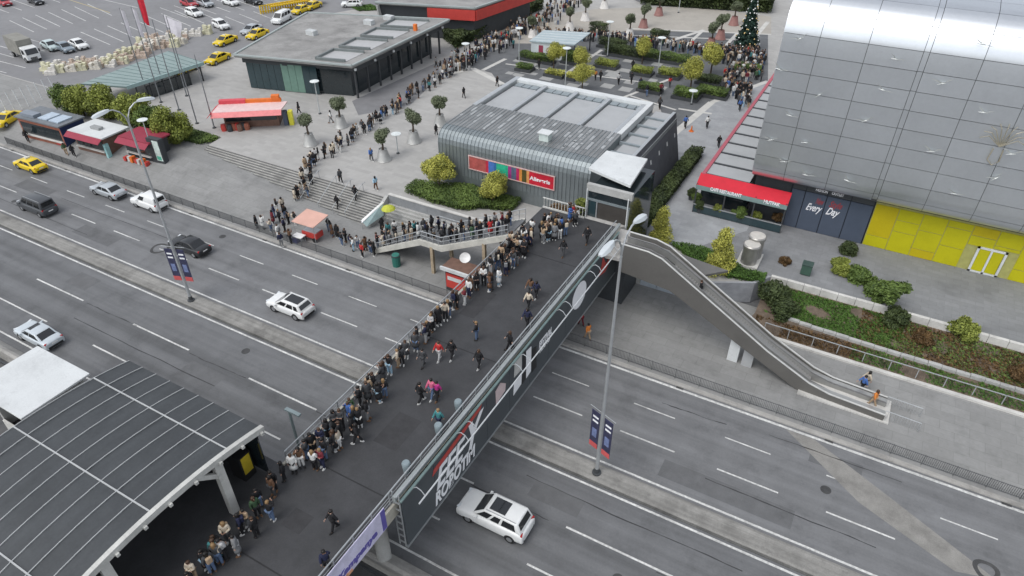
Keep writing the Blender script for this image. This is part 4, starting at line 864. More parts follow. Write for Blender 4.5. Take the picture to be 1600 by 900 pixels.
# hedge trees on the left between kiosks and flags
ht = [leaves('crown', clumps(s, 18, 1.9, 2.2, 2.6, .42), 11000, .13, mt, s, 1.6, .3) for s, mt in ((31, leaf_lg), (32, leaf_lg), (33, leaf_gr))]
ht_tr = MB().tube([(0, 0, -.3), (.05, .05, 1.2), (0, 0, 3.4)], .16, 8, .06).mesh('trunk', trunkm, True)
for i, (px, py, s, k, lab) in enumerate([(108, 172, .8, 2, 'darkest tree at the left end of the row behind the kiosks'), (133, 180, .9, 0, 'bright green tree second in the row behind the kiosks'), (172, 186, 1.0, 1, 'bright green tree in the middle of the row behind the kiosks'), (216, 200, 1.0, 0, 'bright green tree behind the curved street lamp'), (243, 212, .85, 2, 'dark green tree between lamp and flag poles'), (275, 222, .95, 1, 'bushy tree at the right end of the row by the flag poles')]):
    p = on_pav(px, py); plant('row_tree', lab, 'tree', (p.x, p.y, p.z - .9), ht[k], ht_tr, 'trees behind the kiosks', s * 1.3)
# hedges
def hedge(lab, poly, z0, h, mat, dens=120, size=.14, group=None, tray=None, name='hedge', f=1.9):
    r = random.Random(len(lab) * 7 + int(poly[0][0] * 10)); cx = sum(p[0] for p in poly) / len(poly); cy = sum(p[1] for p in poly) / len(poly)
    t = TH(name, lab, 'hedge', (cx, cy, z0), 0, group); xs_ = [p[0] for p in poly]; ys_ = [p[1] for p in poly]
    def inside(x, y):
        c = False; n = len(poly)
        for i in range(n):
            (x1, y1), (x2, y2) = poly[i], poly[(i + 1) % n]
            if (y1 > y) != (y2 > y) and x < (x2 - x1) * (y - y1) / (y2 - y1) + x1: c = not c
        return c
    V = []; F = []; col = []; A = abs(sum(poly[i][0] * poly[(i + 1) % len(poly)][1] - poly[(i + 1) % len(poly)][0] * poly[i][1] for i in range(len(poly)))) / 2
    dens *= f; size *= .7; n = int(dens * A * (1 + h)); k = 0; tries = 0
    while k < n and tries < n * 8:
        tries += 1; x = r.uniform(min(xs_), max(xs_)); y = r.uniform(min(ys_), max(ys_))
        if not inside(x, y): continue
        z = h * (1 - r.random() ** 2 * .9) + .08 * math.sin(x * 2.1) * math.sin(y * 1.7) * h; k += 1
        nn = Vector((r.gauss(0, .6), r.gauss(0, .6), .8)).normalized(); u = nn.cross(Vector((r.random(), r.random(), .1))).normalized(); v = nn.cross(u); s = size * r.uniform(.6, 1.4); c = Vector((x - cx, y - cy, z)); o = len(V)
        V += [c - u * s * .8, c + v * s * .5, c + u * s * .8, c - v * s * .5]; F.append((o, o + 1, o + 2, o + 3)); q = min(1, max(0, .5 + r.gauss(0, .25) + .25 * math.sin(x * 1.3 + y))); col += [q] * 4
    me = bpy.data.meshes.new('foliage'); me.from_pydata([tuple(p) for p in V], [], F); a = me.attributes.new('v', 'FLOAT', 'POINT'); a.data.foreach_set('value', col); me.materials.append(mat); inst('foliage', me, t)
    if tray: MB().prism([(cx + (x - cx) * 1.08, cy + (y - cy) * 1.08) for x, y in poly], z0, z0 + tray).build('planter_box', darksteel, t)
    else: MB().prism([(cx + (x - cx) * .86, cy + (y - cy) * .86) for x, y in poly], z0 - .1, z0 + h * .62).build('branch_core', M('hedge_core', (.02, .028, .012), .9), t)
    return t
hedge('dark green hedge bed with two golden trees above the wall', A2([(632, 301), (650, 288), (690, 292), (735, 295), (760, 305), (815, 318), (800, 332), (752, 328), (722, 331), (672, 318)], ZP), ZP, .75, leaf_gr, 150, .15)
hedge('green ground cover strip beside the escalator top', A2([(1045, 382), (1095, 388), (1140, 408), (1165, 425), (1198, 432), (1192, 446), (1140, 436), (1090, 415)], ZP), ZP, .45, grassl, 170, .14)
hedge('dark planted strip along the right side of the station', [(-18.7, 59), (-16.9, 58.2), (-16.9, 79), (-18.6, 79)], ZP, 1.1, leaf_dk, 90, .2)
hedge('small green bush left of the entrance box', [(-21.6, 50.7), (-20.6, 50.7), (-20.6, 52.0), (-21.6, 52.0)], 6.2, 1.9, leaf_lg, 200, .13)
MB().box(-24.6, -20.6, 50.5, 52.4, 5.9, 6.3).build('bed_soil', soil, bpy.data.objects['footbridge'])
hedge('low flower bed behind the end railing of the bridge', [(-24.4, 50.8), (-21.7, 50.8), (-21.7, 52.2), (-24.4, 52.2)], 6.25, .45, leaf_br, 160, .14)
def box_hedge(px, py, L_, W_, h, mat, lab, tray=.45):
    p = at(px, py, ZP); hedge(lab, rect(p.x - L_ / 2, p.x + L_ / 2, p.y - W_ / 2, p.y + W_ / 2), ZP, h, mat, 120, .15, 'planter hedges in the garden', tray, 'planter_hedge')
for i, (px, py, L_, W_, h, mt, lab) in enumerate([(820, 110, 2.6, 1.8, 1.0, leaf_gr, 'dark planter hedge at the left end of the garden'), (867, 119, 3.0, 1.8, .9, leaf_ye, 'yellowish planter hedge below the advert shelter'), (893, 124, 1.6, 1.6, 1., leaf_ye, 'small yellowish planter hedge behind the station roof'), (948, 105, 3.6, 2.0, 1.1, leaf_lg, 'planter hedge right of the second ball tree'), (1003, 116, 3.2, 2.0, 1.1, leaf_lg, 'planter hedge below the ball tree in mid garden'),
        (1046, 120, 3.4, 2.2, 1.2, leaf_lg, 'planter hedge right of mid garden lamp'), (1107, 131, 3.6, 2.0, 1.2, leaf_dk, 'dark planter hedge right of the last ball tree'), (1015, 143, 3.4, 1.8, 1.2, leaf_gr, 'planter hedge close behind the station roof'), (1112, 150, 4.4, 2.2, 1.2, leaf_gr, 'planter hedge near the walkway on the right'), (1072, 153, 3.6, 2.4, 1.3, leaf_gr, 'planter hedge below the last ball tree'),
        (1040, 96, 8.0, 2.0, 1.4, leaf_gr, 'long hedge right of mid garden in front of the crowd'), (975, 88, 6.5, 2.2, 1.6, leaf_dk, 'long dark hedge left of mid garden in front of the crowd'), (957, 75, 5.0, 1.8, 1.5, leaf_dk, 'long dark hedge right of the advert shelter'), (838, 96, 6.0, 1.6, 1.3, leaf_gr, 'hedge along the front of the advert shelter'), (893, 98, 2.8, 2.2, 1.8, leaf_gr, 'tall hedge at the right end of the advert shelter'), (1168, 113, 4.0, 2.4, 1.2, leaf_gr, 'planter hedge in the middle of the mall crowd'), (935, 52, 3.2, 2.2, 1.8, leaf_dk, 'dark bush with yellow top beyond the shelter'), (1030, 62, 3.2, 2.0, 1.6, leaf_dk, 'dark bush among the far crowd')]):
    box_hedge(px, py, L_, W_, h, mt, lab)
for i, pts in enumerate([[(692, 62), (760, 30), (800, 12), (830, 8), (850, 14), (770, 52), (712, 78)]]):
    hedge('wild dark shrubs below the red pavilion', A2(pts), ZP, 1.8, leaf_dk, 60, .3)
hedge('row of dark trees at the top edge behind the square', A2([(1000, 8), (1205, 22), (1205, 2), (1000, -10)]), ZP, 2.6, leaf_dk, 40, .35)
hedge('clipped shrubs beside the kiosk lawn by the flag poles', [(-81, 50.6), (-74, 51.6), (-72.9, 54.0), (-79, 54.2)], 1.7, .5, leaf_gr, 120, .15)
hedge('small lawn at the top between taxis and red pavilion', A2([(545, 10), (580, 8), (600, 16), (560, 18)]), ZP, .25, grassl, 60, .2)
# grass and shrubs on the slope
def slopez(x, y): return 1.0 + (y - 52.2) / 4.5 * .75 if y > 52.2 else .3 + (y - 50.6) / 1.6 * .7
def scatter(name, lab, region, n, size, mat, seed, cat, lift=.08):
    r = random.Random(seed); V = []; F = []; col = []; x0, x1, y0, y1 = region
    for _ in range(n):
        x = r.uniform(x0, x1); y = r.uniform(y0, y1)
        if math.sin(x * .9 + seed) * math.sin(y * 1.7 + x * .3) < -.72 + r.random() * .3: continue
        c = Vector((x, y, slopez(x, y) + r.random() * lift)); nn = Vector((r.gauss(0, .7), r.gauss(0, .7), .6)).normalized(); u = nn.cross(Vector((r.random(), r.random(), .2))).normalized(); v = nn.cross(u); s = size * r.uniform(.5, 1.4); o = len(V)
        V += [c - u * s, c + v * s * .4, c + u * s, c - v * s * .4]; F.append((o, o + 1, o + 2, o + 3)); col += [min(1, max(0, r.gauss(.5, .25)))] * 4
    me = bpy.data.meshes.new(name); me.from_pydata([tuple(p) for p in V], [], F); a = me.attributes.new('v', 'FLOAT', 'POINT'); a.data.foreach_set('value', col); me.materials.append(mat)
    ob = inst(name, me, None); stuff(ob, lab, cat)
scatter('slope_grass', 'fresh green grass patch on the upper planted slope', (-3.5, 7.5, 52.6, 56.3), 11000, .13, grassl, 1, 'grass')
scatter('slope_litter', 'brown leaf litter and weeds on the planted slope', (4, 30, 52.6, 56.3), 8000, .16, leaf_br, 2, 'ground cover')
scatter('verge_grass', 'green weeds along the kerb below the stone wall', (4, 30, 50.7, 52.0), 6000, .12, grassl, 3, 'grass')
scatter('verge_litter', 'brown leaves along the kerb near the escalator', (-4, 5, 50.7, 52.0), 2600, .13, leaf_br, 4, 'ground cover')
scatter('slope_weeds', 'mixed green weeds on the right of the planted slope', (6, 30, 52.6, 56.3), 9000, .14, leaf_gr, 5, 'ground cover')
sh = [leaves('crown', clumps(s, 16, 1.35, .95, .9, .42), 7000, .105, mt, s, 2.0, .15) for s, mt in ((51, leaf_gr), (52, leaf_dk), (53, leaf_lg), (54, leaf_br))]
stm_ = MB().tube([(0, 0, -.3), (.05, 0, .4), (.1, .1, 1.0)], .06, 6, .02).mesh('stem', trunkm)
for (px, py, z, k, s, lab) in [(1210, 470, 1.2, 1, 1.2, 'dark shrub at the left end of the planted slope'), (1222, 495, .8, 1, 1.1, 'dark shrub above the railing beside the escalator'), (1345, 445, 1.6, 0, 1.15, 'large green bush leaning over the block wall'), (1370, 470, 1.6, 0, 1.15, 'spreading green bush in the middle of the slope'), (1310, 425, ZP, 2, .9, 'light green shrub behind the block wall by the bin'), (1395, 505, 1.3, 1, 1.05, 'low dark shrub below the spreading bush'), (1440, 535, 1.2, 3, .75, 'brownish shrub on the lower slope'), (1502, 528, 1.4, 2, 1.1, 'rounded yellow green shrub by the block wall'), (1226, 412, ZP, 3, .5, 'tiny brown tuft on the forecourt'), (1590, 590, 1.2, 3, .7, 'brown shrub at the right edge of the slope'), (1325, 395, ZP, 1, .8, 'dark tuft on the forecourt before the navy shopfront')]:
    p = at(px, py, z); t = plant('shrub', lab, 'shrub', (p.x, p.y, z - .15), sh[k], stm_, 'shrubs on the planted slope', s)
tr = leaves('crown', clumps(61, 12, 1.5, 1.3, 2.6, .36), 4200, .13, leaf_gr, 61, 1.9, .2)
trt = MB().tube([(0, 0, -.2), (.1, .05, 1.0), (.05, -.1, 2.4)], .09, 6, .03); trt.tube([(.1, .05, 1.2), (.6, .2, 2.2), (.9, .3, 3.0)], .05, 6, .02); trt.tube([(.08, 0, 1.4), (-.5, -.2, 2.3)], .05, 6, .02)
plant('young_tree', 'loose young tree growing on the slope before the forecourt', 'tree', at(1378, 492, 1.4), tr, trt.mesh('trunk', trunkm, True), None, 1.05)
# pots on the terrace front
for i, (px, py, lab) in enumerate([(1087, 318, 'potted shrub at the corner of the terrace'), (1079, 312, 'slim potted shrub left of the terrace corner'), (1120, 338, 'yellowish potted plant before the terrace'), (1152, 345, 'larger potted plant before the terrace rail'), (1180, 349, 'small yellow potted plant before the terrace'), (1212, 352, 'potted plant beside the navy shopfront'), (1092, 332, 'dark potted plant beside the terrace post')]):
    t = plant('potted_plant', lab, 'potted plant', at(px, py, ZP + .02), sh[(0, 1, 2, 0, 2, 3, 1)[i]], None, 'potted plants before the terrace', .5 if i != 3 else .7)
    t.location.z += .5; MB().lathe([(.45, -1.0), (.6, 0), (.5, .05)], n=12).build('pot', darksteel, t, local=True, smooth=True)
# Christmas tree
xt = TH('christmas_tree', 'tall decorated Christmas tree at the mall corner', 'tree', at(1164, 78, ZP))
Hx = 8.8; bl_ = [(math.cos(i * 2.4) * .62 * (1 - i / 66) * 2.0, math.sin(i * 2.4) * .62 * (1 - i / 66) * 2.0, .5 + Hx * i / 66, 1.15 * (1 - i / 70), 1.15 * (1 - i / 70), .42) for i in range(64)]
inst('crown', leaves('crown', bl_, 6500, .22, leafmat('fir_needles', (.010, .022, .018), (.035, .075, .055)), 71, 2, .3), xt)
m = MB().tube([(0, 0, 0), (0, 0, Hx)], .2, 8, .04); m.build('trunk', trunkm, xt, local=True)
orn = MB().lathe([(.03, -.12), (.1, -.07), (.13, 0), (.1, .07), (.03, .12)], n=8).mesh('bauble', M('bauble_silver', (.75, .76, .74), .25, .5), True); org = orn.copy(); org.materials.clear(); org.materials.append(M('bauble_gold', (.6, .45, .2), .3, .5))
for i in range(90):
    z = .8 + (Hx - 1) * rnd.random(); a = rnd.uniform(0, 6.28); q = 2.35 * (1 - z / (Hx + .6)) + .1; inst('bauble', orn if i % 3 else org, xt, (math.cos(a) * q, math.sin(a) * q, z))
# ================================================================== SMALL BUILDINGS AND STREET FURNITURE
def kiosk(name, label, cat, p, L_, W_, h, rz, wall, roofmat, awn=None, roofover=.35, z=None, tilt=0.):
    t = TH(name, label, cat, p, rz); B = lambda m, n, mt, **k: m.build(n, mt, t, local=True, **k)
    B(MB().box(-L_ / 2, L_ / 2, 0, W_, 0, h), 'wall', wall)
    o = roofover; B(MB().add([(-L_ / 2 - o, -o, h), (L_ / 2 + o, -o, h), (L_ / 2 + o, W_ + o, h + tilt), (-L_ / 2 - o, W_ + o, h + tilt), (-L_ / 2 - o, -o, h + .18), (L_ / 2 + o, -o, h + .18), (L_ / 2 + o, W_ + o, h + .18 + tilt), (-L_ / 2 - o, W_ + o, h + .18 + tilt)], [(3, 2, 1, 0), (4, 5, 6, 7), (0, 1, 5, 4), (1, 2, 6, 5), (2, 3, 7, 6), (3, 0, 4, 7)]), 'roof', roofmat)
    B(MB().box(-L_ / 2 + .3, L_ / 2 - .3, -.04, -.005, .95, h - .5), 'shop_window', glassd)
    B(MB().box(-L_ / 2 + .2, L_ / 2 - .2, -.3, -.01, .8, .95), 'counter', concw)
    if awn: B(MB().slab((-L_ / 2 - o, -o - .02, h + .1), (L_ / 2 + o, -o - .02, h + .1), (L_ / 2 + o, -o - .75, h - .35), (-L_ / 2 - o, -o - .75, h - .35), .05), 'awning', awn)
    return t, B
p = on_pav(72, 222); t, B = kiosk('booth', 'long brown booth with dark blue end wall left of the kiosks', 'booth', (p.x, p.y, p.z - .2), 8.2, 3.4, 3.0, .07, brick_m, M('booth_roof', (.16, .175, .19), .5, var=.15), None, .25)
B(MB().box(4.1, 4.16, 0, 3.4, 0, 3.0), 'end_panel', M('booth_blue', (.02, .035, .10), .5)); B(MB().box(-3.6, -1.0, .3, 1.4, 3.2, 3.6), 'roof_unit', M('booth_unit', (.22, .25, .29), .5)); B(MB().box(-.5, 1.2, .5, 2.6, 3.2, 3.35), 'roof_panel', M('booth_pale', (.42, .5, .58), .4)); B(MB().box(1.6, 3.4, .5, 2.6, 3.2, 3.35), 'roof_panel', MATS['booth_pale']); B(MB().box(2.2, 3.6, -.03, -.01, .3, 1.4), 'red_poster', redp)
p = on_pav(147, 239); t, B = kiosk('kiosk', 'white roofed kiosk with maroon awning beside the brown booth', 'kiosk', (p.x, p.y, p.z - .2), 5.6, 3.4, 2.7, .06, wood, dirtywhite, maroon)
B(MB().box(-.8, .8, 1.2, 1.9, 2.9, 3.2), 'roof_unit', M('ac_grey', (.30, .31, .31), .5)); B(MB().box(2.75, 3.1, -.25, .3, 0, 2.0), 'poster_stand', M('poster_cyan', (.32, .55, .55), .5))
p = on_pav(222, 248); t, B = kiosk('kiosk', 'small kiosk with maroon awning and dark advert pillar', 'kiosk', (p.x, p.y, p.z - .2), 4.6, 2.6, 2.7, .06, dark, maroon, maroon)
for i in range(7): B(MB().box(-2 + i * .6, -1.6 + i * .6, -1.1 + .1 * (i % 2), -.5, 0, .5 + .12 * (i % 3)), 'goods_crate', [redp, concw, orange][i % 3])
p = on_pav(252, 252); ap = TH('advert_pillar', 'dark advert pillar with green white poster beside the kiosk', 'advert', (p.x, p.y, p.z), .1)
MB().box(-1.0, 1.0, -.35, .35, -.1, 3.1).build('frame', dark, ap, local=True); MB().box(-.1, .85, -.38, -.36, .3, 2.9).build('poster', M('poster_pale', (.52, .60, .56), .5, var=.3, scale=1.2, world=False), ap, local=True); MB().box(.0, .7, -.39, -.385, .4, .9).build('poster_green', M('poster_green', (.08, .36, .25), .5), ap, local=True)
# red kiosk on the plaza
p = at(372, 200, ZP); rk = TH('snack_kiosk', 'red and pink roofed snack kiosk on the plaza', 'kiosk', (p.x, p.y, ZP), .62)
def BL(par): return lambda m, n, mt, **k: m.build(n, mt, par, local=True, **k)
B = BL(rk)
B(MB().box(-1.6, 5.4, .2, 3.2, 0, 2.3), 'body', wood); B(MB().box(-1.4, 5.2, .1, .19, .9, 2.1), 'window', glassd)
B(MB().prism([(-2.6, -1.0), (6.2, -.8), (6.6, 2.0), (-2.2, 2.2)], 2.45, 2.62), 'roof', M('roof_pinkwhite', (.70, .52, .50), .5, var=.1)); B(MB().slab((-2.6, -1.0, 2.6), (6.2, -.8, 2.6), (6.25, -1.6, 2.15), (-2.65, -1.7, 2.15), .05), 'awning', M('awning_rose', (.68, .22, .22), .6)); B(MB().slab((-2.6, -1.7, 2.6), (-2.2, 2.2, 2.6), (-2.9, 2.3, 2.1), (-3.1, -1.6, 2.1), .05), 'awning', red)
B(MB().box(-2.2, 1.2, 1.8, 2.5, 2.62, 3.1), 'red_sign', M('sign_red', (.62, .07, .09), .5)); B(MB().box(1.2, 5.8, 1.9, 2.4, 2.62, 3.05), 'orange_sign', orange); B(MB().box(4.6, 5.6, 1.8, 2.5, 3.0, 3.5), 'orange_sign', orange)
for i in range(8): B(MB().lathe([(.35, 0), (.4, .5), (.3, .9)], (-1.6 + .42 * i, -.7 + .25 * math.sin(i * 2.2), 0), 8), 'snack_rack', [redp, wood, dark, brick_m][i % 4])
for (x, mt) in ((6.0, navy), (6.7, M('machine_yellow', (.62, .58, .05), .5))): B(MB().box(x, x + .55, .1, .9, 0, 1.9), 'drink_machine', mt)
# blue green canopy on the left
gc = TH('taxi_canopy', 'long sea green sheet metal canopy beside the taxi rank', 'canopy', (-90, 57, ZP))
gq = [at(x, y, 4.6) for x, y in ((125, 131), (198, 136), (318, 98), (262, 80))]; teal = M('canopy_teal', (.24, .31, .30), .55, var=.1, scale=.6)
MB().add([tuple(q) for q in gq] + [(q.x, q.y, q.z - .18) for q in gq], [(0, 1, 2, 3), (7, 6, 5, 4), (0, 4, 5, 1), (1, 5, 6, 2), (2, 6, 7, 3), (3, 7, 4, 0)]).build('roof', teal, gc)
MB().bar((gq[1].x, gq[1].y, 4.5), (gq[2].x, gq[2].y, 4.5), .2, .5).build('front_gutter', M('gutter_teal', (.30, .42, .41), .5), gc)
for i in range(14):
    a = gq[0].lerp(gq[3], i / 13); b = gq[1].lerp(gq[2], i / 13); MB().bar((a.x, a.y, 4.62), (b.x, b.y, 4.62), .08, .06).build('seam', M('seam_teal', (.16, .22, .22), .6), gc)
for i in range(6):
    for (a, b) in ((gq[0], gq[3]), (gq[1], gq[2])): q = a.lerp(b, .08 + i * .168); MB().box(q.x - .08, q.x + .08, q.y + .15, q.y + .31, ZP, 4.45).build('post', darksteel, gc)
a = gq[1].lerp(gq[2], .05); b = gq[1].lerp(gq[2], .6); MB().bar((a.x, a.y + 2.2, ZP + .9), (b.x, b.y + 2.2, ZP + .9), .3, 1.8).build('back_screen', glassd, gc)
# advert shelter in the garden
as_ = TH('advert_shelter', 'pale blue roofed shelter with white advert wall in the garden', 'shelter', at(860, 90, ZP))
sq = A2([(827, 64), (850, 47), (923, 51), (898, 70)], 5.0); MB().prism(sq, 4.85, 5.02).build('roof', M('shelter_roof', (.36, .43, .45), .5, var=.08), as_)
for i in range(5):
    a = Vector((*sq[0], 5.03)).lerp(Vector((*sq[1], 5.03)), (i + .5) / 5); b = Vector((*sq[3], 5.03)).lerp(Vector((*sq[2], 5.03)), (i + .5) / 5); MB().bar(a, b, .12, .05).build('roof_seam', dirtywhite, as_)
c0 = Vector((*sq[0], 0)); c1 = Vector((*sq[3], 0)); e1 = c0.lerp(c1, .72); MB().bar((c0.x + .2, c0.y + .3, 3.5), (e1.x, e1.y + .3, 3.5), .15, 2.6).build('advert_wall', M('advert_white', (.60, .64, .66), .5, var=.1), as_)
e2 = c0.lerp(c1, .2); e3 = c0.lerp(c1, .3); MB().bar((e2.x, e2.y + .2, 3.5), (e3.x, e3.y + .2, 3.5), .04, 1.8).build('advert_figure', M('advert_maroon', (.30, .05, .09), .6), as_)
e4 = c0.lerp(c1, .38); e5 = c0.lerp(c1, .6); MB().bar((e4.x, e4.y + .2, 3.7), (e5.x, e5.y + .2, 3.7), .04, .9).build('advert_print', M('advert_rose', (.55, .42, .46), .6), as_)
for q in (sq[1], sq[2], sq[3]): MB().box(q[0] - .08, q[0] + .08, q[1] - .08, q[1] + .08, ZP, 4.9).build('post', darksteel, as_)
# plaza lamps: slim pole with a disc on top
dl = MB().lathe([(.1, -.25), (.16, -.12), (.62, -.03), (.62, .03), (.1, .1)], n=16).mesh('lamp_disc', M('disc_white', (.66, .70, .69), .4)); 
def disc_lamp(label, px, py, h, z0=ZP):
    p = at(px, py, z0); t = TH('plaza_lamp', label, 'lamp', p, 0, 'disc topped plaza lamps'); MB().tube([(0, 0, 0), (0, 0, h)], .085, 8, .055).build('pole', M('pole_pale', (.5, .53, .53), .4, .3), t, local=True); inst('lamp_disc', dl, t, (0, 0, h)); MB().lathe([(.2, 0), (.2, .12), (.1, .2)], n=10).build('base', darksteel, t, local=True)
for (px, py, h, lab) in [(500, 178, 4.6, 'disc lamp beside the cafe corner'), (729, 110, 4.2, 'disc lamp in the queue behind the plaza circle'), (811, 99, 5.6, 'disc lamp left of the advert shelter'), (883, 136, 5.8, 'disc lamp in front of the advert shelter'), (949, 88, 5.6, 'disc lamp behind the long hedge'), (1027, 118, 5.8, 'disc lamp in mid garden'), (915, 312, 5.2, 'disc lamp between station and bridge end'), (1080, 163, 2.0, 'low disc lamp by the walkway'), (622, 240, 2.6, 'low disc lamp between two olive trees'), (1060, 20, 4.5, 'disc lamp at the back of the square'), (240, 240, 4.4, 'disc lamp above the small kiosk')]: disc_lamp(lab, px, py, h)
# flags
def flagpole(label, px, py, pt, flag=None, mat=None):
    p = at(px, py, ZP); lo, hi = 0, 25
    for _ in range(40):
        md_ = (lo + hi) / 2; v = Vector((p.x, p.y, ZP + md_ - CAM_H)); y = 450 - FPX * v.dot(_up) / v.dot(_fw)
        if y > pt: lo = md_
        else: hi = md_
    h = lo; t = TH('flag_pole', label, 'flag pole', p, 0, 'flag poles beside the plaza'); MB().tube([(0, 0, 0), (0, 0, h)], .085, 8, .045).build('pole', M('pole_dark', (.22, .235, .25), .4, .4), t, local=True); MB().lathe([(.25, 0), (.25, .1), (.1, .14)], n=10).build('base', darksteel, t, local=True)
    if flag:
        wd, hh = flag; m = MB(); n = 8; vs = []
        for i in range(n + 1):
            for j in range(6): u = i / n; v = j / 5; vs.append((.06 + wd * (u * .8) * (.5 + .5 * v), .14 * math.sin(u * 7 + v * 2) * u + .25 * u, h - .1 - hh * (1 - v) - u * .5))
        m.add(vs, [(i * 6 + j, (i + 1) * 6 + j, (i + 1) * 6 + j + 1, i * 6 + j + 1) for i in range(n) for j in range(5)]); m.build('flag', mat, t, local=True, smooth=True)
flw = M('flag_white', (.66, .64, .68), .7, var=.1, world=False)
for (px, py, pt, fl, mt, lab) in [(232, 152, 12, (.35, 3.4), flw, 'leftmost flag pole with furled white flag'), (252, 160, 10, (.35, 3.6), flw, 'second flag pole from the left with furled flag'), (280, 172, 30, None, None, 'bare flag pole in the middle of the row'), (258, 142, -14, (1.2, 4.0), M('flag_red', (.55, .02, .04), .7, var=.15, world=False), 'flag pole with hanging red flag'), (308, 193, 25, (2.6, 1.9), flw, 'flag pole flying a white flag with red lettering'), (335, 200, 85, (.0, .0), None, 'bare flag pole nearest the plaza'), (292, 150, 22, (1.6, 1.6), flw, 'flag pole with white flag behind the others')]: flagpole(lab, px, py, pt, fl if mt else None, mt)
# goods pallets by the parking lot
palm = [M('pallet_cream', (.60, .57, .50), .8, var=.2, world=False), M('pallet_brown', (.50, .41, .34), .8, var=.25, world=False), M('pallet_white', (.62, .60, .56), .7, var=.15, world=False), M('pallet_yellow', (.60, .58, .42), .7, var=.2, world=False)]
pm_ = [MB() for _ in range(4)]
pmesh = []
for q in range(4):
    m = MB(); r = random.Random(q)
    for i in range(3):
        for j in range(2):
            for k_ in range(1 + r.randrange(3)): m.box(-.6 + i * .41, -.22 + i * .41, -.4 + j * .42, -.02 + j * .42, .15 + k_ * .4, .53 + k_ * .4)
    m.box(-.65, .65, -.45, .45, 0, .12); pmesh.append(m)
meshes = [pmesh[q].mesh('goods', palm[q]) for q in range(4)]; pi = 0
for (a, b, n, rows_) in (((75, 115), (185, 100), 12, 2), ((185, 100), (240, 82), 6, 2), ((225, 78), (298, 66), 8, 3), ((290, 60), (335, 50), 4, 1)):
    for i in range(n):
        for j in range(rows_):
            px = a[0] + (b[0] - a[0]) * i / n + rnd.uniform(-4, 4); py = a[1] + (b[1] - a[1]) * i / n - j * 4.5 + rnd.uniform(-2.5, 2.5); q = at(px, py, ZP); k_ = rnd.randrange(4)
            o = TH('goods_pallet', f"{('cream', 'brown', 'white', 'yellowish')[k_]} goods pallet, {ordn(pi)} from the left behind the green canopy", 'pallet', q, rnd.uniform(-.3, .3) + .5, 'goods pallets by the car park'); inst('goods', meshes[k_], o, scale=(1.3, 1.3, .75 + rnd.random() * .4)); pi += 1
# yellow railing enclosure at the top
ye = TH('yellow_barrier', 'yellow slatted barrier enclosure at the top left', 'barrier', at(455, 22, ZP)); ym = M('barrier_yellow', (.62, .42, .02), .5, var=.1)
a = at(408, 22, ZP); b = at(492, 8, ZP); d = (b - a); n = 22
for i in range(n + 1): q = a + d * i / n; MB().box(q.x - .12, q.x + .12, q.y - .08, q.y + .08, ZP, ZP + 1.6).build('slat', ym, ye)
for z in (.4, 1.5): MB().bar((a.x, a.y - .1, ZP + z), (b.x, b.y - .1, ZP + z), .1, .18).build('rail', ym, ye)
MB().bar((a.x + .5, a.y + 2, ZP + 1.2), (b.x + .5, b.y + 2, ZP + 1.2), 2.2, .2).build('top_sheet', ym, ye)
# white post fence by the car park on the left
wf = TH('post_fence', 'white post and cable fence at the left edge of the car park', 'fence', at(40, 165, ZP))
for i in range(9): q = at(0 + i * 11, 178 - i * 4, ZP); MB().bar((q.x, q.y, ZP - .4), (q.x - .5, q.y, ZP + 2.3), .09, .09).build('post', dirtywhite, wf)
# vent drums on a white base
vd = TH('vent_drums', 'two steel ventilation drums on a white base by the golden tree', 'vent', at(1170, 410, ZP)); dm = M('drum_steel', (.36, .35, .33), .35, .6, var=.12, scale=3)
p = at(1168, 413, ZP); MB().box(p.x - 1.0, p.x + 1.0, p.y - .8, p.y + 2.0, ZP, ZP + .3).build('base', concw, vd)
for (dx, dy, h) in ((0, 0, 2.0), (.15, 1.25, 2.3)):
    d_ = MB().lathe([(.74, .3), (.74, h), (.82, h), (.82, h + .22), (.7, h + .32)], (p.x + dx, p.y + dy, ZP), 24).build('drum', dm, vd, smooth=True); MB().lathe([(.72, h + .325), (.1, h + .36)], (p.x + dx, p.y + dy, ZP), 24).build('lid', M('lid_pale', (.5, .48, .44), .5), d_)
bn_ = TH('wheelie_bin', 'dark green bin on the forecourt beside the slope bushes', 'bin', at(1258, 428, ZP)); MB().box(-.45, .45, -.4, .4, .1, 1.1).build('body', M('bin_green', (.05, .10, .075), .5), bn_, local=True, bevel=.04); MB().box(-.48, .48, -.44, .44, 1.1, 1.2).build('lid', M('bin_lid', (.04, .07, .06), .5), bn_, local=True)
# kiosk tucked under the bridge stairs
uk = TH('understair_kiosk', 'brown roofed kiosk with red front under the bridge stairs', 'kiosk', (-28.6, 43, ZW))
MB().box(-31.0, -25.2, 42.5, 44.2, 2.75, 2.9).build('roof', wood, uk); MB().box(-31.1, -25.1, 42.3, 42.5, 2.6, 2.95).build('white_fascia', dirtywhite, uk); MB().box(-30.8, -25.4, 42.7, 44.2, ZW, 2.75).build('body', dark, uk); MB().box(-30.7, -28.6, 42.62, 42.69, .6, 2.2).build('red_front', redp, uk); MB().box(-30.5, -29.0, 42.58, 42.615, 1.5, 1.9).build('sign', dirtywhite, uk)
ds = TH('satellite_dish', 'round white dish on the kiosk roof under the bridge stairs', 'dish', at(727, 404, 3.0)); MB().lathe([(.05, .1), (.3, .14), (.5, .28), (.52, .3), (.3, .18), (.05, .14)], n=20).build('bowl', white, ds, local=True, smooth=True).rotation_euler = (R(40), 0, R(25)); MB().tube([(0, 0, -.1), (0, 0, .2)], .03, 6).build('stand', railm, ds, local=True)
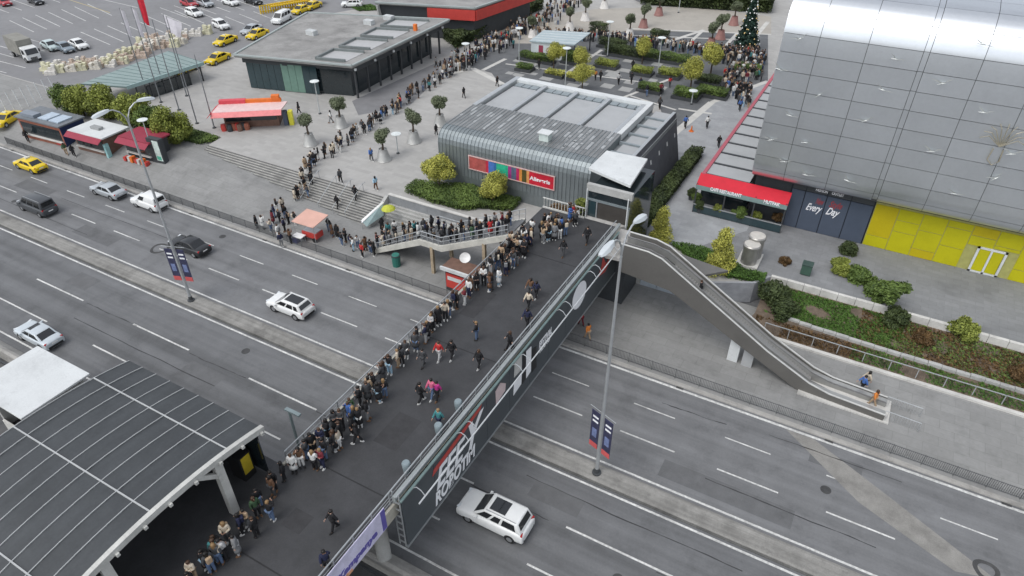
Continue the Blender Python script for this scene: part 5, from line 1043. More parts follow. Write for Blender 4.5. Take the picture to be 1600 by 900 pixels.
# stalls on the pavement
p = on_pav(490, 372); sk = TH('street_stall', 'street food stall with pink canvas roof on the pavement', 'stall', p, .05); B = BL(sk)
B(MB().add([(-1.5, -1.1, 2.2), (1.3, -1.1, 2.15), (1.5, 1.2, 2.5), (-1.3, 1.2, 2.55), (-1.5, -1.1, 2.28), (1.3, -1.1, 2.23), (1.5, 1.2, 2.58), (-1.3, 1.2, 2.63)], [(3, 2, 1, 0), (4, 5, 6, 7), (0, 1, 5, 4), (1, 2, 6, 5), (2, 3, 7, 6), (3, 0, 4, 7)]), 'canvas_roof', pink); B(MB().box(-.9, 1.0, -.6, .5, .4, 1.0), 'cart', redp); B(MB().box(-.8, .9, -.5, .4, 1.0, 1.1), 'worktop', steel)
for (x, y) in ((-1.35, -1), (1.2, -1), (1.35, 1.1), (-1.2, 1.1)): B(MB().tube([(x, y, 0), (x, y, 2.3)], .03, 6), 'pole', railm)
for (x) in (-.6, .7): B(MB().lathe([(.25, -.05), (.25, .05)], (0, 0, 0), 12), 'wheel', black).matrix_local = Matrix.Translation((x, -.65, .26)) @ Matrix.Rotation(R(90), 4, 'X')
p = on_pav(470, 378); sk = TH('hawker_table', 'hawker table with white cloth and blue crate beside the pink stall', 'table', p, .05); B = BL(sk); B(MB().box(-.7, .5, -.4, .4, .7, .78), 'table_top', white); B(MB().box(-.75, -.1, -.45, .2, .0, .5), 'crate', M('crate_blue', (.06, .06, .22), .6)); 
for (x, y) in ((-.6, -.3), (.4, -.3), (.4, .3), (-.6, .3)): B(MB().box(x - .03, x + .03, y - .03, y + .03, 0, .7), 'leg', railm)
p = on_pav(590, 356); sk = TH('hawker_screen', 'slanting white and teal sheet stall at the foot of the stairs', 'stall', p, 0); B = BL(sk)
B(MB().slab((-1.4, -.9, 1.0), (.1, 1.3, 2.7), (.22, 1.3, 2.55), (-1.2, -1.05, .8), .05), 'white_edge', white); B(MB().slab((-1.3, -.9, .95), (.1, 1.2, 2.55), (.3, .9, 1.2), (-.7, -.9, .4), .04), 'teal_sheet', M('sheet_teal', (.30, .40, .40), .5, var=.15)); B(MB().tube([(.15, 1.3, 0), (.15, 1.3, 2.7)], .03, 6), 'pole', railm); B(MB().tube([(-1.3, -.95, 0), (-1.3, -.95, 1.0)], .03, 6), 'pole', railm)
p = on_pav(610, 352); um = TH('lime_umbrella', 'lime yellow umbrella over the hawker at the stair foot', 'umbrella', p, 0); B = BL(um); B(MB().lathe([(.78, 2.05), (.62, 2.25), (.32, 2.42), (.04, 2.5), (.04, 2.47), (.32, 2.38), (.62, 2.21)], n=10), 'canopy', lime, smooth=False); B(MB().tube([(0, 0, 0), (0, 0, 2.55)], .025, 6), 'pole', railm)
for (px, py, lab) in ((620, 415, 'green bin under the bridge stairs'),): p = on_pav(px, py); b_ = TH('street_bin', lab, 'bin', p); MB().lathe([(.4, 0), (.45, 1.2), (.35, 1.35)], n=12).build('body', M('bin_teal', (.03, .16, .13), .5), b_, local=True); MB().lathe([(.47, 1.2), (.47, 1.28)], n=12).build('rim', darksteel, b_, local=True)
for (px, py, lab) in ((1031, 322, 'orange sign stand on the walkway'), (1080, 205, 'low orange cone by the walkway planting')):
    p = at(px, py, ZP + .02); b_ = TH('sign_stand', lab, 'sign', p); MB().lathe([(.35, 0), (.33, .05), (.16, .06), (.06, .75)], n=12).build('cone', orange, b_, local=True); MB().box(-.25, .25, -.25, .25, -.0, .03).build('foot', black, b_, local=True)
# ================================================================== VEHICLES
glassc = M('car_glass', (.012, .014, .016), .06, var=0, spec=.9); tyre = M('tyre', (.02, .02, .02), .8, var=0); rimm = M('wheel_rim', (.42, .43, .44), .35, .7, var=0); lampw = M('headlamp', (.65, .68, .7), .15, var=0); lampr = M('tail_lamp', (.40, .015, .015), .25, var=0); trim_b = M('car_trim', (.025, .025, .027), .6, var=0)
def paintm(n, c, metal=.0): return M('car_paint_' + n, c, .28, metal, var=.03, scale=3, spec=.6, world=False)
PW, PS, PY, PB, PG, PD = paintm('white', (.74, .75, .74)), paintm('silver', (.46, .49, .51), .3), paintm('taxi', (.72, .52, .006)), paintm('black', (.022, .024, .027)), paintm('graphite', (.055, .06, .066)), paintm('greyblue', (.25, .30, .34), .2)
KIND = {  # length, width, roof, belt, ground gap; stations of (x, half width factor, top z); greenhouse base/roof x
 'sedan': dict(L=4.6, W=1.78, roof=1.46, belt=.93, st=[(-2.30, .88, .84), (-2.2, .94, .96), (-1.5, .97, .98), (-.6, 1., .95), (.6, 1., .93), (1.2, .98, .90), (1.9, .99, .86), (2.22, .97, .80), (2.30, .93, .74)], gh=(-1.75, -.95, .35, 1.25), split=(.0,)),
 'hatch': dict(L=4.2, W=1.80, roof=1.55, belt=.98, st=[(-2.10, .88, .84), (-2.02, .95, .99), (-1.4, .98, 1.0), (-.4, 1., .99), (.7, 1., .96), (1.2, .98, .93), (1.75, .99, .91), (2.03, .97, .85), (2.10, .93, .78)], gh=(-2.0, -1.6, .25, 1.15), split=(-.1, -1.1)),
 'suv': dict(L=4.75, W=1.9, roof=1.86, belt=1.14, st=[(-2.38, .90, .95), (-2.3, .96, 1.13), (-1.5, .98, 1.14), (-.4, 1., 1.13), (.8, 1., 1.10), (1.3, .98, 1.07), (2.0, 1., 1.04), (2.3, .98, .97), (2.38, .94, .88)], gh=(-2.28, -1.95, .35, 1.2), split=(.1, -.75)),
 'minivan': dict(L=4.95, W=1.92, roof=1.92, belt=1.08, st=[(-2.48, .85, .9), (-2.42, .95, 1.08), (-1.5, .99, 1.1), (-.4, 1., 1.1), (1.0, 1., 1.08), (1.6, .98, 1.04), (2.15, 1., .99), (2.41, .97, .92), (2.48, .93, .84)], gh=(-2.42, -2.25, .85, 1.75), split=(.45, -.9)),
 'van': dict(L=4.3, W=1.82, roof=1.84, belt=1.08, st=[(-2.15, .85, .9), (-2.1, .95, 1.08), (-1.3, .99, 1.1), (-.3, 1., 1.1), (.7, 1., 1.06), (1.15, .98, 1.02), (1.75, 1., .97), (2.09, .97, .9), (2.15, .93, .82)], gh=(-2.1, -1.98, .25, 1.05), split=(-.15,)),
}
PROTO = {}
def car_meshes(kind, detail=2):
    if kind in PROTO: return PROTO[kind]
    K = KIND[kind]; W2 = K['W'] / 2; V = []; S = K['st']; n = 12
    for (x, f, zt) in S:
        w_ = W2 * f * 1.03; zb = .22 if abs(x) < K['L'] / 2 - .15 else .26
        half = [(0, zb), (w_ * .9, zb), (w_ * .99, zb + .1), (w_, (zb + zt) * .52), (w_ * .99, zt - .12), (w_ * .93, zt - .01), (w_ * .5, zt + .03), (0, zt + .035)]
        ring = half + [(-a, b) for a, b in half[-2:0:-1]]; V += [(x, a, b) for a, b in ring]
    n = len(ring); m0 = len(S)
    def cap_(i0, x, k):
        zc = sum(V[i0 * n + j][2] for j in range(n)) / n; return [(x, V[i0 * n + j][1] * k, zc + (V[i0 * n + j][2] - zc) * k) for j in range(n)]
    V = cap_(0, S[0][0] - .03, .8) + cap_(0, S[0][0] - .015, .96) + V + cap_(m0 - 1, S[-1][0] + .015, .96) + cap_(m0 - 1, S[-1][0] + .03, .8); S = [None] * (m0 + 4)
    F = [(i * n + j, i * n + (j + 1) % n, (i + 1) * n + (j + 1) % n, (i + 1) * n + j) for i in range(len(S) - 1) for j in range(n)] + [tuple(range(n)), tuple((len(S) - 1) * n + j for j in range(n - 1, -1, -1))]
    b = MB().add(V, F); me = b.mesh('body'); me = bake(me, [('SUBSURF', dict(levels=1, render_levels=1))])
    for p in me.polygons: p.use_smooth = True
    r0, r1, f1, f0 = K['gh']; zb, zt = K['belt'] - .03, K['roof']; wb, wt = W2 * .95, W2 * .78; xm = (r1 + f1) / 2
    base = [(r0, -wb * .94), (f0, -wb * .92), (f0, wb * .92), (r0, wb * .94)]; top = [(r1, -wt), (f1, -wt), (f1, wt), (r1, wt)]
    gm = MB(); gm.add([(x, y, zb) for x, y in base] + [(x, y, zt - .05) for x, y in top] + [(xm, 0, zt), (r1 + .05, 0, zt - .03), (f1 - .05, 0, zt - .03), (xm, -wt * .98, zt - .035), (xm, wt * .98, zt - .035)],
           [(0, 1, 5, 11, 4), (2, 3, 7, 12, 6), (1, 2, 6, 10, 5), (3, 0, 4, 9, 7), (4, 11, 8, 9), (11, 5, 10, 8), (10, 6, 12, 8), (9, 8, 12, 7), (3, 2, 1, 0)])
    gme = bake(gm.mesh('cabin'), [('BEVEL', dict(width=.05, segments=2, limit_method='ANGLE'))])
    for p in gme.polygons: p.use_smooth = True
    B3 = lambda t, q: Vector((t[0], t[1], q)); A = [B3(t, zb) for t in base]; T = [B3(t, zt - .05) for t in top]
    def win(name, a, b_, c, d, u0, u1, v0, v1):   # a,b lower; d,c upper
        P = lambda u, v: a.lerp(b_, u).lerp(d.lerp(c, u), v); q = [P(u0, v0), P(u1, v0), P(u1, v1), P(u0, v1)]; return (name, MB().slab(*q, .022).mesh(name, glassc))
    wins = [win('windscreen', A[1], A[2], T[2], T[1], .07, .93, .08, .9), win('rear_window', A[3], A[0], T[0], T[3], .1, .9, .12 if kind in ('sedan',) else .3, .88)]
    L_ = f0 - r0; sp = [r0] + sorted(K['split']) + [f0]
    for s, (a, b_, c, d) in ((-1, (A[0], A[1], T[1], T[0])), (1, (A[2], A[3], T[3], T[2]))):
        for i in range(len(sp) - 1):
            u0 = (sp[i] - r0) / L_; u1 = (sp[i + 1] - r0) / L_; u0 = u0 + (.03 if i else .1 if kind != 'van' else 2); u1 = u1 - (.03 if i < len(sp) - 2 else .06)
            if kind == 'van' and i == 0: continue
            if s == 1: u0, u1 = 1 - u1, 1 - u0
            wins.append(win('side_window', a, b_, c, d, u0, u1, .16, .84))
    wh = MB().lathe([(.20, -.11), (.30, -.11), (.325, -.07), (.325, .07), (.30, .11), (.20, .11)], n=20).mesh('tyre', tyre, True); rm_ = MB().lathe([(.02, -.118), (.205, -.112), (.205, .112), (.02, .118)], n=14).mesh('rim', rimm)
    hl = MB().box(-.1, .08, -.2, .2, -.075, .075).mesh('headlight', lampw); tl = MB().box(-.06, .06, -.13, .13, -.075, .075).mesh('tail_light', lampr); mir = MB().box(-.08, .08, -.09, .09, -.07, .07).mesh('mirror')
    arch_ = MB().lathe([(.37, -.06), (.37, .06), (.1, .06), (.1, -.06)], n=18).mesh('wheel_arch', trim_b); bump_ = MB().box(-.06, .06, -W2 * .72, W2 * .72, -.12, .1).mesh('bumper', trim_b); pl = MB().box(-.015, .015, -.26, .26, -.055, .055).mesh('number_plate', white)
    PROTO[kind] = dict(body=me, cabin=gme, wins=wins, wh=wh, rim=rm_, hl=hl, tl=tl, mir=mir, arch=arch_, bump=bump_, pl=pl, K=K); return PROTO[kind]
def setmat(o, m):
    if not o.data.materials: o.data.materials.append(m)
    o.material_slots[0].link = 'OBJECT'; o.material_slots[0].material = m; return o
def car(kind, label, cat, p, yaw, paint, group, sunroof=None, taxi=False, roofp=None, s=1., rear_rack=False):
    D = car_meshes(kind); K = D['K']; t = TH({'suv': 'car', 'sedan': 'car', 'hatch': 'car', 'minivan': 'minivan', 'van': 'van'}[kind] if not taxi else 'taxi', label, cat, p, yaw, group); t.scale = (s, s, s)
    setmat(inst('body', D['body'], t), paint); setmat(inst('cabin', D['cabin'], t), roofp or paint)
    for n_, me in D['wins']: inst(n_, me, t)
    W2 = K['W'] / 2; hx = K['L'] / 2; fx, rx = hx - .85, -hx + .85
    for x in (fx, rx):
        for s_ in (-1, 1):
            inst('wheel_arch', D['arch'], t, (x, s_ * (W2 - .05), .36), (R(90), 0, 0)); w_ = inst('wheel', D['wh'], t, (x, s_ * (W2 - .1), .325), (R(90), 0, 0)); inst('rim', D['rim'], w_)
    zf = K['st'][-2][2] - .02; zr = K['st'][1][2] - .12
    for s_ in (-1, 1):
        inst('headlight', D['hl'], t, (hx - .12, s_ * W2 * .66, zf - .02), (0, 0, -s_ * .35)); inst('tail_light', D['tl'], t, (-hx + .1, s_ * W2 * .76, zr), (0, 0, s_ * .3)); setmat(inst('mirror', D['mir'], t, (K['gh'][3] - .35, s_ * (W2 + .08), K['belt'] + .02)), paint)
    inst('bumper', D['bump'], t, (hx - .03, 0, .42)); inst('bumper', D['bump'], t, (-hx + .03, 0, .42)); inst('number_plate', D['pl'], t, (-hx - .03 + .0, 0, .72)); inst('number_plate', D['pl'], t, (hx + .04, 0, .45))
    r0, r1, f1, f0 = K['gh']; wt = W2 * .76
    if sunroof: MB().box(r1 + (f1 - r1) * sunroof[0], r1 + (f1 - r1) * sunroof[1], -wt * .68, wt * .68, K['roof'] - .04, K['roof'] + .008).build('sunroof', glassc, t, local=True)
    if kind in ('suv', 'minivan'):
        for s_ in (-1, 1): MB().tube([(r1 + .1, s_ * wt * .93, K['roof'] + .02), (f1 - .1, s_ * wt * .93, K['roof'] + .02)], .025, 6).build('roof_rail', rimm, t, local=True)
    if taxi: MB().box(-.1, .1, -.28, .28, K['roof'] - .01, K['roof'] + .16).build('taxi_sign', M('taxi_sign_white', (.7, .7, .6), .4), t, local=True)
    return t
G1, G2, G3 = 'cars on the highway', 'taxis by the plaza', 'cars in the car park'
def cmid(px, py, z=0.5): q = at(px, py, z); return q
def place(px, py, z0=0., zc=.7): q = at(px, py, z0 + zc); return (q.x, q.y, z0)
PI = math.pi
car('sedan', 'yellow taxi in the kerb lane at the far left of the highway', 'taxi', place(47, 256), PI, PY, G1, taxi=True)
car('minivan', 'black minivan in the fast lane at the left', 'minivan', place(57, 318, 0, .9), PI, PG, G1)
car('sedan', 'silver sedan in the kerb lane behind the yellow taxi', 'car', place(169, 296), PI, PS, G1)
car('van', 'white delivery van in the kerb lane beside the fence', 'van', place(232, 312, 0, .9), PI, PW, G1)
car('sedan', 'black car passing behind the left street lamp', 'car', place(296, 382), PI, PB, G1)
car('hatch', 'white crossover with black sunroof left of the bridge', 'car', place(454, 476), PI, PW, G1, sunroof=(.08, .9), s=1.04)
car('sedan', 'pale silver sedan in the near carriageway at the left edge', 'car', place(60, 521), PI, paintm('pale', (.55, .60, .63), .2), G1, sunroof=(.7, .95))
car('suv', 'white car with dark sunroof beside the billboard in the near carriageway', 'car', place(774, 801, 0, .9), PI, PW, G1, sunroof=(.42, .9), s=1.02)
for (px, py, yaw, lab) in [(352, 62, -1.46, 'taxi parked at the rank, left of two in the upper row'), (402, 52, -1.46, 'taxi half hidden behind the cafe roof edge'), (340, 90, -1.46, 'taxi in front of the cafe glass wall'), (290, 105, -1.46, 'taxi under the end of the green canopy'), (470, 14, -1.46, 'taxi beside the yellow barrier'), (488, 8, -1.46, 'last taxi beyond the yellow barrier')]:
    car('sedan', lab, 'taxi', place(px, py, ZP), yaw, PY, G2, taxi=True)
q = on_pav(14, 192); car('sedan', 'taxi turning at the left edge beside the brown booth', 'taxi', (q.x, q.y, q.z), -1.18, PY, G2, taxi=True)
for (kd, px, py, yaw, pt, lab) in [('sedan', 122, 68, -.19, PW, 'white car in the car park right of the truck'), ('sedan', 100, 73, -.19, PD, 'grey car in the car park beside the white one'), ('sedan', 78, 70, -.19, paintm('ice', (.5, .6, .6)), 'pale car just right of the truck'), ('hatch', 303, 19, -.19, PW, 'white car alone in the upper car park'), ('sedan', 295, 4, -.19, paintm('red', (.4, .04, .05)), 'red car at the top of the car park'), ('hatch', 320, 4, -.19, PS, 'silver car at the top beside the red one'), ('hatch', 360, 2, -.19, PW, 'white car at the top edge of the car park'), ('sedan', 395, 0, -.19, PB, 'dark car at the top edge'), ('minivan', 440, 28, -1.31, PW, 'white minivan in front of the yellow barrier'), ('sedan', 393, 45, -1.45, PS, 'silver car behind the taxi row'), ('hatch', 550, 5, -2.6, PW, 'white car at the top beside the lawn'), ('sedan', 5, 2, -.19, paintm('red', (.4, .04, .05)), 'red car at the top left corner'), ('sedan', 55, 0, -.19, PB, 'black car at the top left edge'), ('hatch', 345, 38, -.3, PW, 'white car behind the white flags')]:
    car(kd, lab, 'car' if kd != 'minivan' else 'minivan', place(px, py, ZP), yaw, pt, G3)
tk = TH('box_truck', 'box truck with grey tarpaulin body in the car park', 'truck', place(38, 78, ZP, 1.4), -.17); B = BL(tk); tarp = M('tarpaulin', (.24, .235, .21), .8, var=.15, scale=1, world=False)
B(MB().box(-4.0, 1.2, -1.15, 1.15, .95, 3.3), 'cargo_box', tarp, bevel=.05); B(MB().box(-4.0, 3.2, -.5, .5, .5, .9), 'chassis', darksteel)
B(MB().ext([(1.35, .5), (3.2, .5), (3.2, 1.3), (2.85, 2.25), (1.35, 2.35)], 'y', -1.05, 1.05), 'cab', PW, bevel=.06); B(MB().slab((3.24, -.9, 1.35), (3.24, .9, 1.35), (2.93, .85, 2.15), (2.93, -.85, 2.15), .03), 'windscreen', glassc)
for s_ in (-1, 1):
    B(MB().box(1.7, 2.75, s_ * 1.06 - .01, s_ * 1.06 + .01, 1.35, 2.05), 'side_window', glassc); B(MB().box(3.18, 3.24, s_ * .75 - .18, s_ * .75 + .18, .75, .95), 'headlight', lampw); B(MB().box(2.8, 2.9, s_ * 1.25 - .1, s_ * 1.25 + .1, 1.5, 1.9), 'mirror', black)
    for x in (2.4, -2.6): w_ = B(MB().lathe([(.2, -.14), (.42, -.14), (.45, -.1), (.45, .1), (.42, .14), (.2, .14)], n=18), 'wheel', tyre); w_.matrix_local = Matrix.Translation((x, s_ * .98, .45)) @ Matrix.Rotation(R(90), 4, 'X'); MB().lathe([(.02, -.15), (.22, -.145), (.22, .145), (.02, .15)], n=12).build('rim', rimm, w_, local=True)
# ================================================================== PEOPLE
def skin_mesh(verts, edges, radii, root, sub=1):
    me = bpy.data.meshes.new('sk'); me.from_pydata(verts, edges, []); me.update(); o = bpy.data.objects.new('sk', me); COL.objects.link(o)
    o.modifiers.new('skin', 'SKIN').use_smooth_shade = True
    for i, r in enumerate(radii): d = me.skin_vertices[0].data[i]; d.radius = (r, r) if not isinstance(r, tuple) else r; d.use_root = (i == root)
    s_ = o.modifiers.new('sub', 'SUBSURF'); s_.levels = sub; s_.render_levels = sub; bpy.context.view_layer.update()
    r_ = bpy.data.meshes.new_from_object(o.evaluated_get(bpy.context.evaluated_depsgraph_get())); bpy.data.objects.remove(o); return r_
skinm = [M('skin_%d' % i, c, .6, var=.05, world=False) for i, c in enumerate(((.52, .32, .23), (.45, .27, .19), (.58, .38, .29)))]
shoem = [M('shoe_white', (.6, .6, .58), .6, var=0), M('shoe_black', (.025, .025, .025), .6, var=0), M('shoe_brown', (.16, .09, .05), .6, var=0)]
hairm = {'black': M('hair_black', (.012, .010, .009), .5, var=.1, world=False), 'brown': M('hair_brown', (.06, .032, .018), .5, var=.1, world=False), 'fair': M('hair_fair', (.24, .15, .07), .5, var=.1, world=False), 'white scarf': M('scarf_white', (.6, .58, .55), .7, var=.05, world=False)}
def pose(kind):
    "joint positions, x = right, y = facing"
    P = dict(pel=(0, 0, .93), sp=(0, .0, 1.12), ch=(0, .0, 1.30), nk=(0, .01, 1.44), hd=(0, .03, 1.53), tp=(0, .035, 1.61))
    w_ = kind == 'walk'; st = .24 if w_ else .02
    for s, n in ((-1, 'l'), (1, 'r')):
        P['hip' + n] = (s * .09, 0, .88); P['kn' + n] = (s * .10, (.12 if s < 0 else -.02) * (1 if w_ else .15), .48); P['an' + n] = (s * .11, s * -st, .09); P['to' + n] = (s * .12, s * -st + .15, .045); P['sh' + n] = (s * .17, 0, 1.37)
        if kind == 'phone': P['el' + n] = (s * .23, .03, 1.10); P['wr' + n] = (s * .09, .27, 1.17); P['ha' + n] = (s * .05, .34, 1.21)
        elif kind == 'walk': P['el' + n] = (s * .23, s * .10, 1.11); P['wr' + n] = (s * .24, s * .22 + .06, .91); P['ha' + n] = (s * .24, s * .25 + .09, .83)
        elif kind == 'cross': P['el' + n] = (s * .24, .05, 1.11); P['wr' + n] = (s * -.02, .22, 1.12); P['ha' + n] = (s * -.10, .21, 1.12)
        elif kind == 'raise': P['el' + n] = (s * .25, .08, 1.14) if s < 0 else (s * .26, .12, 1.30); P['wr' + n] = (s * .22, .2, .98) if s < 0 else (s * .13, .2, 1.52); P['ha' + n] = (s * .2, .24, .91) if s < 0 else (s * .1, .19, 1.60)
        else: P['el' + n] = (s * .24, -.02, 1.11); P['wr' + n] = (s * .23, .05, .88); P['ha' + n] = (s * .22, .07, .80)
    return P
PEOPLE = {}
for kind in ('stand', 'phone', 'walk', 'cross', 'raise'):
    P = pose(kind); names = ['pel', 'sp', 'ch', 'nk', 'hd', 'tp']; rad = {'pel': (.13, .10), 'sp': (.115, .085), 'ch': (.14, .095), 'nk': .052, 'hd': (.078, .092), 'tp': (.06, .07)}
    E_ = [('pel', 'sp'), ('sp', 'ch'), ('ch', 'nk'), ('nk', 'hd'), ('hd', 'tp')]
    for n in 'lr':
        names += [k + n for k in ('hip', 'kn', 'an', 'to', 'sh', 'el', 'wr', 'ha')]; E_ += [('pel', 'hip' + n), ('hip' + n, 'kn' + n), ('kn' + n, 'an' + n), ('an' + n, 'to' + n), ('ch', 'sh' + n), ('sh' + n, 'el' + n), ('el' + n, 'wr' + n), ('wr' + n, 'ha' + n)]
        rad.update({'hip' + n: .085, 'kn' + n: .055, 'an' + n: .038, 'to' + n: .03, 'sh' + n: .058, 'el' + n: .042, 'wr' + n: .026, 'ha' + n: (.032, .02)})
    body = skin_mesh([P[k] for k in names], [(names.index(a), names.index(b)) for a, b in E_], [rad[k] for k in names], 0, 1)
    # five fingers per hand and a nose, merged into the body mesh
    fb = MB()
    for n, s in (('l', -1), ('r', 1)):
        h = Vector(P['ha' + n]); d = (h - Vector(P['wr' + n])).normalized(); side = d.cross(Vector((1, 0, 0)) if abs(d.x) < .8 else Vector((0, 0, 1))).normalized(); dn = d.cross(side)
        for k, l in enumerate((.062, .072, .075, .066)): b0 = h + side * (k - 1.5) * .017 + d * .01; fb.tube([b0, b0 + d * l * .55 + dn * .006, b0 + d * l + dn * .022], [.009, .008, .006], 5)
        b0 = h - d * .03 + side * -.03; fb.tube([b0, b0 + d * .03 - side * .02, b0 + d * .055 - side * .022], [.01, .009, .007], 5)
    hd = Vector(P['hd']); fb.tube([hd + Vector((0, .085, .02)), hd + Vector((0, .112, -.015))], [.008, .016], 6)
    bm = bmesh.new(); bm.from_mesh(body); tm = fb.mesh('f'); bm.from_mesh(tm); bm.to_mesh(body); bm.free()
    for p in body.polygons: p.use_smooth = True
    def sub(nl, el, rd, root, lv=1): return skin_mesh([P[k] if not isinstance(k, tuple) else k for k in nl], [(nl.index(a), nl.index(b)) for a, b in el], rd, root, lv)
    arms = [k + n for n in 'lr' for k in ('sh', 'el', 'wr')]; ae = [e for n in 'lr' for e in (('ch', 'sh' + n), ('sh' + n, 'el' + n), ('el' + n, 'wr' + n))]; ar = [.085, .072, .055] * 2
    col_ = (0, .0, 1.42); low = (0, 0, .84)
    jack = sub([low, 'pel', 'sp', 'ch', col_] + arms, [(low, 'pel'), ('pel', 'sp'), ('sp', 'ch'), ('ch', col_)] + ae, [(.175, .145), (.175, .14), (.165, .135), (.175, .13), (.085, .08)] + ar, 3)
    coat = None
    cm = MB(); cm.lathe([(.25, .42), (.235, .6), (.2, .85), (.185, 1.05), (.19, 1.25), (.17, 1.38), (.09, 1.45)], (0, 0, 0), 14, 1., .78)
    bmj = bmesh.new(); bmj.from_mesh(jack); bmj.from_mesh(cm.mesh('c')); coat = bpy.data.meshes.new('coat'); bmj.to_mesh(coat); bmj.free()
    legs = [k + n for n in 'lr' for k in ('hip', 'kn', 'an')]; le = [e for n in 'lr' for e in (('pel', 'hip' + n), ('hip' + n, 'kn' + n), ('kn' + n, 'an' + n))]
    trou = sub(['pel'] + legs, le, [(.165, .13)] + [.108, .082, .068] * 2, 0)
    shs = []
    for n in 'lr':
        sm = MB(); a = Vector(P['an' + n]); sm.lathe([(.03, 0.), (.065, .005), (.068, .05), (.045, .1), (.035, .14)], (a.x, a.y + .05, 0), 10, .78, 2.0); shs.append(sm.mesh('shoe', None, True))
    shoes = shs; hx_ = Vector(P['hd'])
    hm = MB(); hm.lathe([(.07, -.06), (.103, -.02), (.112, .04), (.098, .095), (.06, .13), (.01, .14)], (hx_.x, hx_.y - .022, hx_.z + .0), 12, .92, 1.); short = hm.mesh('hair', None, True)
    hm = MB(); hm.lathe([(.085, -.30), (.105, -.2), (.112, -.02), (.112, .04), (.098, .095), (.06, .13), (.01, .14)], (hx_.x, hx_.y - .035, hx_.z), 12, 1.0, .95); longh = hm.mesh('hair', None, True)
    for me in (jack, coat, trou):
        for p in me.polygons: p.use_smooth = True
    PEOPLE[kind] = dict(body=body, jacket=jack, coat=coat, trousers=trou, shoes=shoes, short=short, long=longh)
CL = {'black': (.014, .014, .016), 'dark grey': (.06, .062, .066), 'navy': (.018, .022, .055), 'grey': (.20, .205, .21), 'white': (.66, .66, .64), 'cream': (.55, .48, .38), 'beige': (.40, .29, .19), 'brown': (.13, .07, .04), 'red': (.45, .03, .03), 'maroon': (.16, .02, .03), 'pink': (.62, .14, .24), 'teal': (.05, .20, .21), 'green': (.05, .10, .05), 'blue': (.06, .14, .38), 'light blue': (.32, .48, .60), 'yellow': (.62, .5, .06), 'orange': (.6, .2, .04), 'purple': (.14, .05, .2), 'magenta': (.42, .03, .2), 'jeans': (.10, .15, .25), 'light grey': (.42, .42, .42)}
CM = {k: M('cloth_' + k.replace(' ', '_'), v, .8, var=.1, scale=6, world=False, bump=.15, bscale=30) for k, v in CL.items()}
JW = ['black'] * 26 + ['dark grey'] * 7 + ['navy'] * 4 + ['grey', 'grey', 'white', 'white', 'white', 'cream', 'cream', 'beige', 'beige', 'brown', 'brown', 'red', 'maroon', 'green', 'blue', 'light grey', 'light grey', 'teal', 'white', 'white', 'white', 'cream', 'cream', 'light grey', 'beige']
TW = ['light grey', 'light blue'] + ['black'] * 8 + ['dark grey'] * 2 + ['jeans'] * 3 + ['light grey', 'grey', 'beige', 'white', 'navy']
npeople = 0
BPK = bake(MB().box(-.14, .14, -.09, .09, -.2, .2).mesh('backpack'), [('BEVEL', dict(width=.06, segments=2))])
def person(p, face, where, kind=None, top=None, legs=None, hair=None, coat=None, group=None, s=None, short=False):
    "label: clothes + where"
    global npeople
    r = rnd; kind = kind or r.choice(['stand', 'stand', 'phone', 'cross', 'stand', 'raise'] if group else ['walk']); D = PEOPLE[kind]
    top = top or r.choice(JW); legs = legs or r.choice(TW); hair = hair or r.choice(['black'] * 5 + ['brown'] * 4 + ['fair']); coat = (r.random() < .25) if coat is None else coat
    s = s or r.uniform(.95, 1.09); o = bpy.data.objects.new('person', D['body']); COL.objects.link(o); o.location = p; o.rotation_euler = (0, 0, face); o.scale = (s * r.uniform(.98, 1.08), s * r.uniform(.98, 1.08), s)
    setmat(o, r.choice(skinm)); lw = ('blue jeans' if legs == 'jeans' else legs + ' trousers')
    lab_ = f"person in {top} {'coat' if coat else 'jacket'}, {lw}, {where}"
    if len(lab_.split()) > 16: lab_ = f"person in {top} {'coat' if coat else 'jacket'}, {where}"
    tag(o, lab_, 'person', group)
    if r.random() < .22 and kind != 'walk': setmat(inst('backpack', BPK, o, (0, -.16, 1.18)), CM[r.choice(['black', 'black', 'grey', 'navy', 'beige', 'cream'])])
    setmat(inst('coat' if coat else 'jacket', D['coat' if coat else 'jacket'], o), CM[top]); setmat(inst('trousers', D['trousers'], o), CM[legs]); sm_ = r.choice(shoem); [setmat(inst('shoe', q_, o), sm_) for q_ in D['shoes']]; setmat(inst('hair', D['long' if r.random() < .5 else 'short'], o), hairm[hair]); npeople += 1
    return o
def along(pts, n):
    L_ = [0]
    for a, b in zip(pts[:-1], pts[1:]): L_.append(L_[-1] + math.dist(a, b))
    out = []
    for i in range(n):
        t = L_[-1] * (i + .5) / n
        for k in range(len(pts) - 1):
            if t <= L_[k + 1]: u = (t - L_[k]) / (L_[k + 1] - L_[k]); a, b = pts[k], pts[k + 1]; out.append((a[0] + (b[0] - a[0]) * u, a[1] + (b[1] - a[1]) * u, math.atan2(b[1] - a[1], b[0] - a[0]))); break
    return out
# 1 the queue along the left rail of the bridge, two abreast in places
q = along([(-22.6, 6.2), (-23.3, 14.5), (-23.45, 22), (-23.45, 43.0)], 62)
for i, (x, y, a) in enumerate(q):
    person((x + rnd.uniform(-.12, .42), y + rnd.uniform(-.28, .28), ZD), a - PI / 2 + PI + rnd.uniform(-1.3, 1.3), f'{ordn(i)} in the bridge rail queue from the canopy', group='queue along the bridge rail')
for i in range(34):
    y = rnd.choice([rnd.uniform(6, 13), rnd.uniform(12, 20), rnd.uniform(18, 24), rnd.uniform(36, 43)]); person((-22.5 + rnd.uniform(0, .5), y, ZD), rnd.uniform(0, 6.28), f'{ordn(i)} in the outer row beside the bridge queue', group='outer row of the bridge queue')
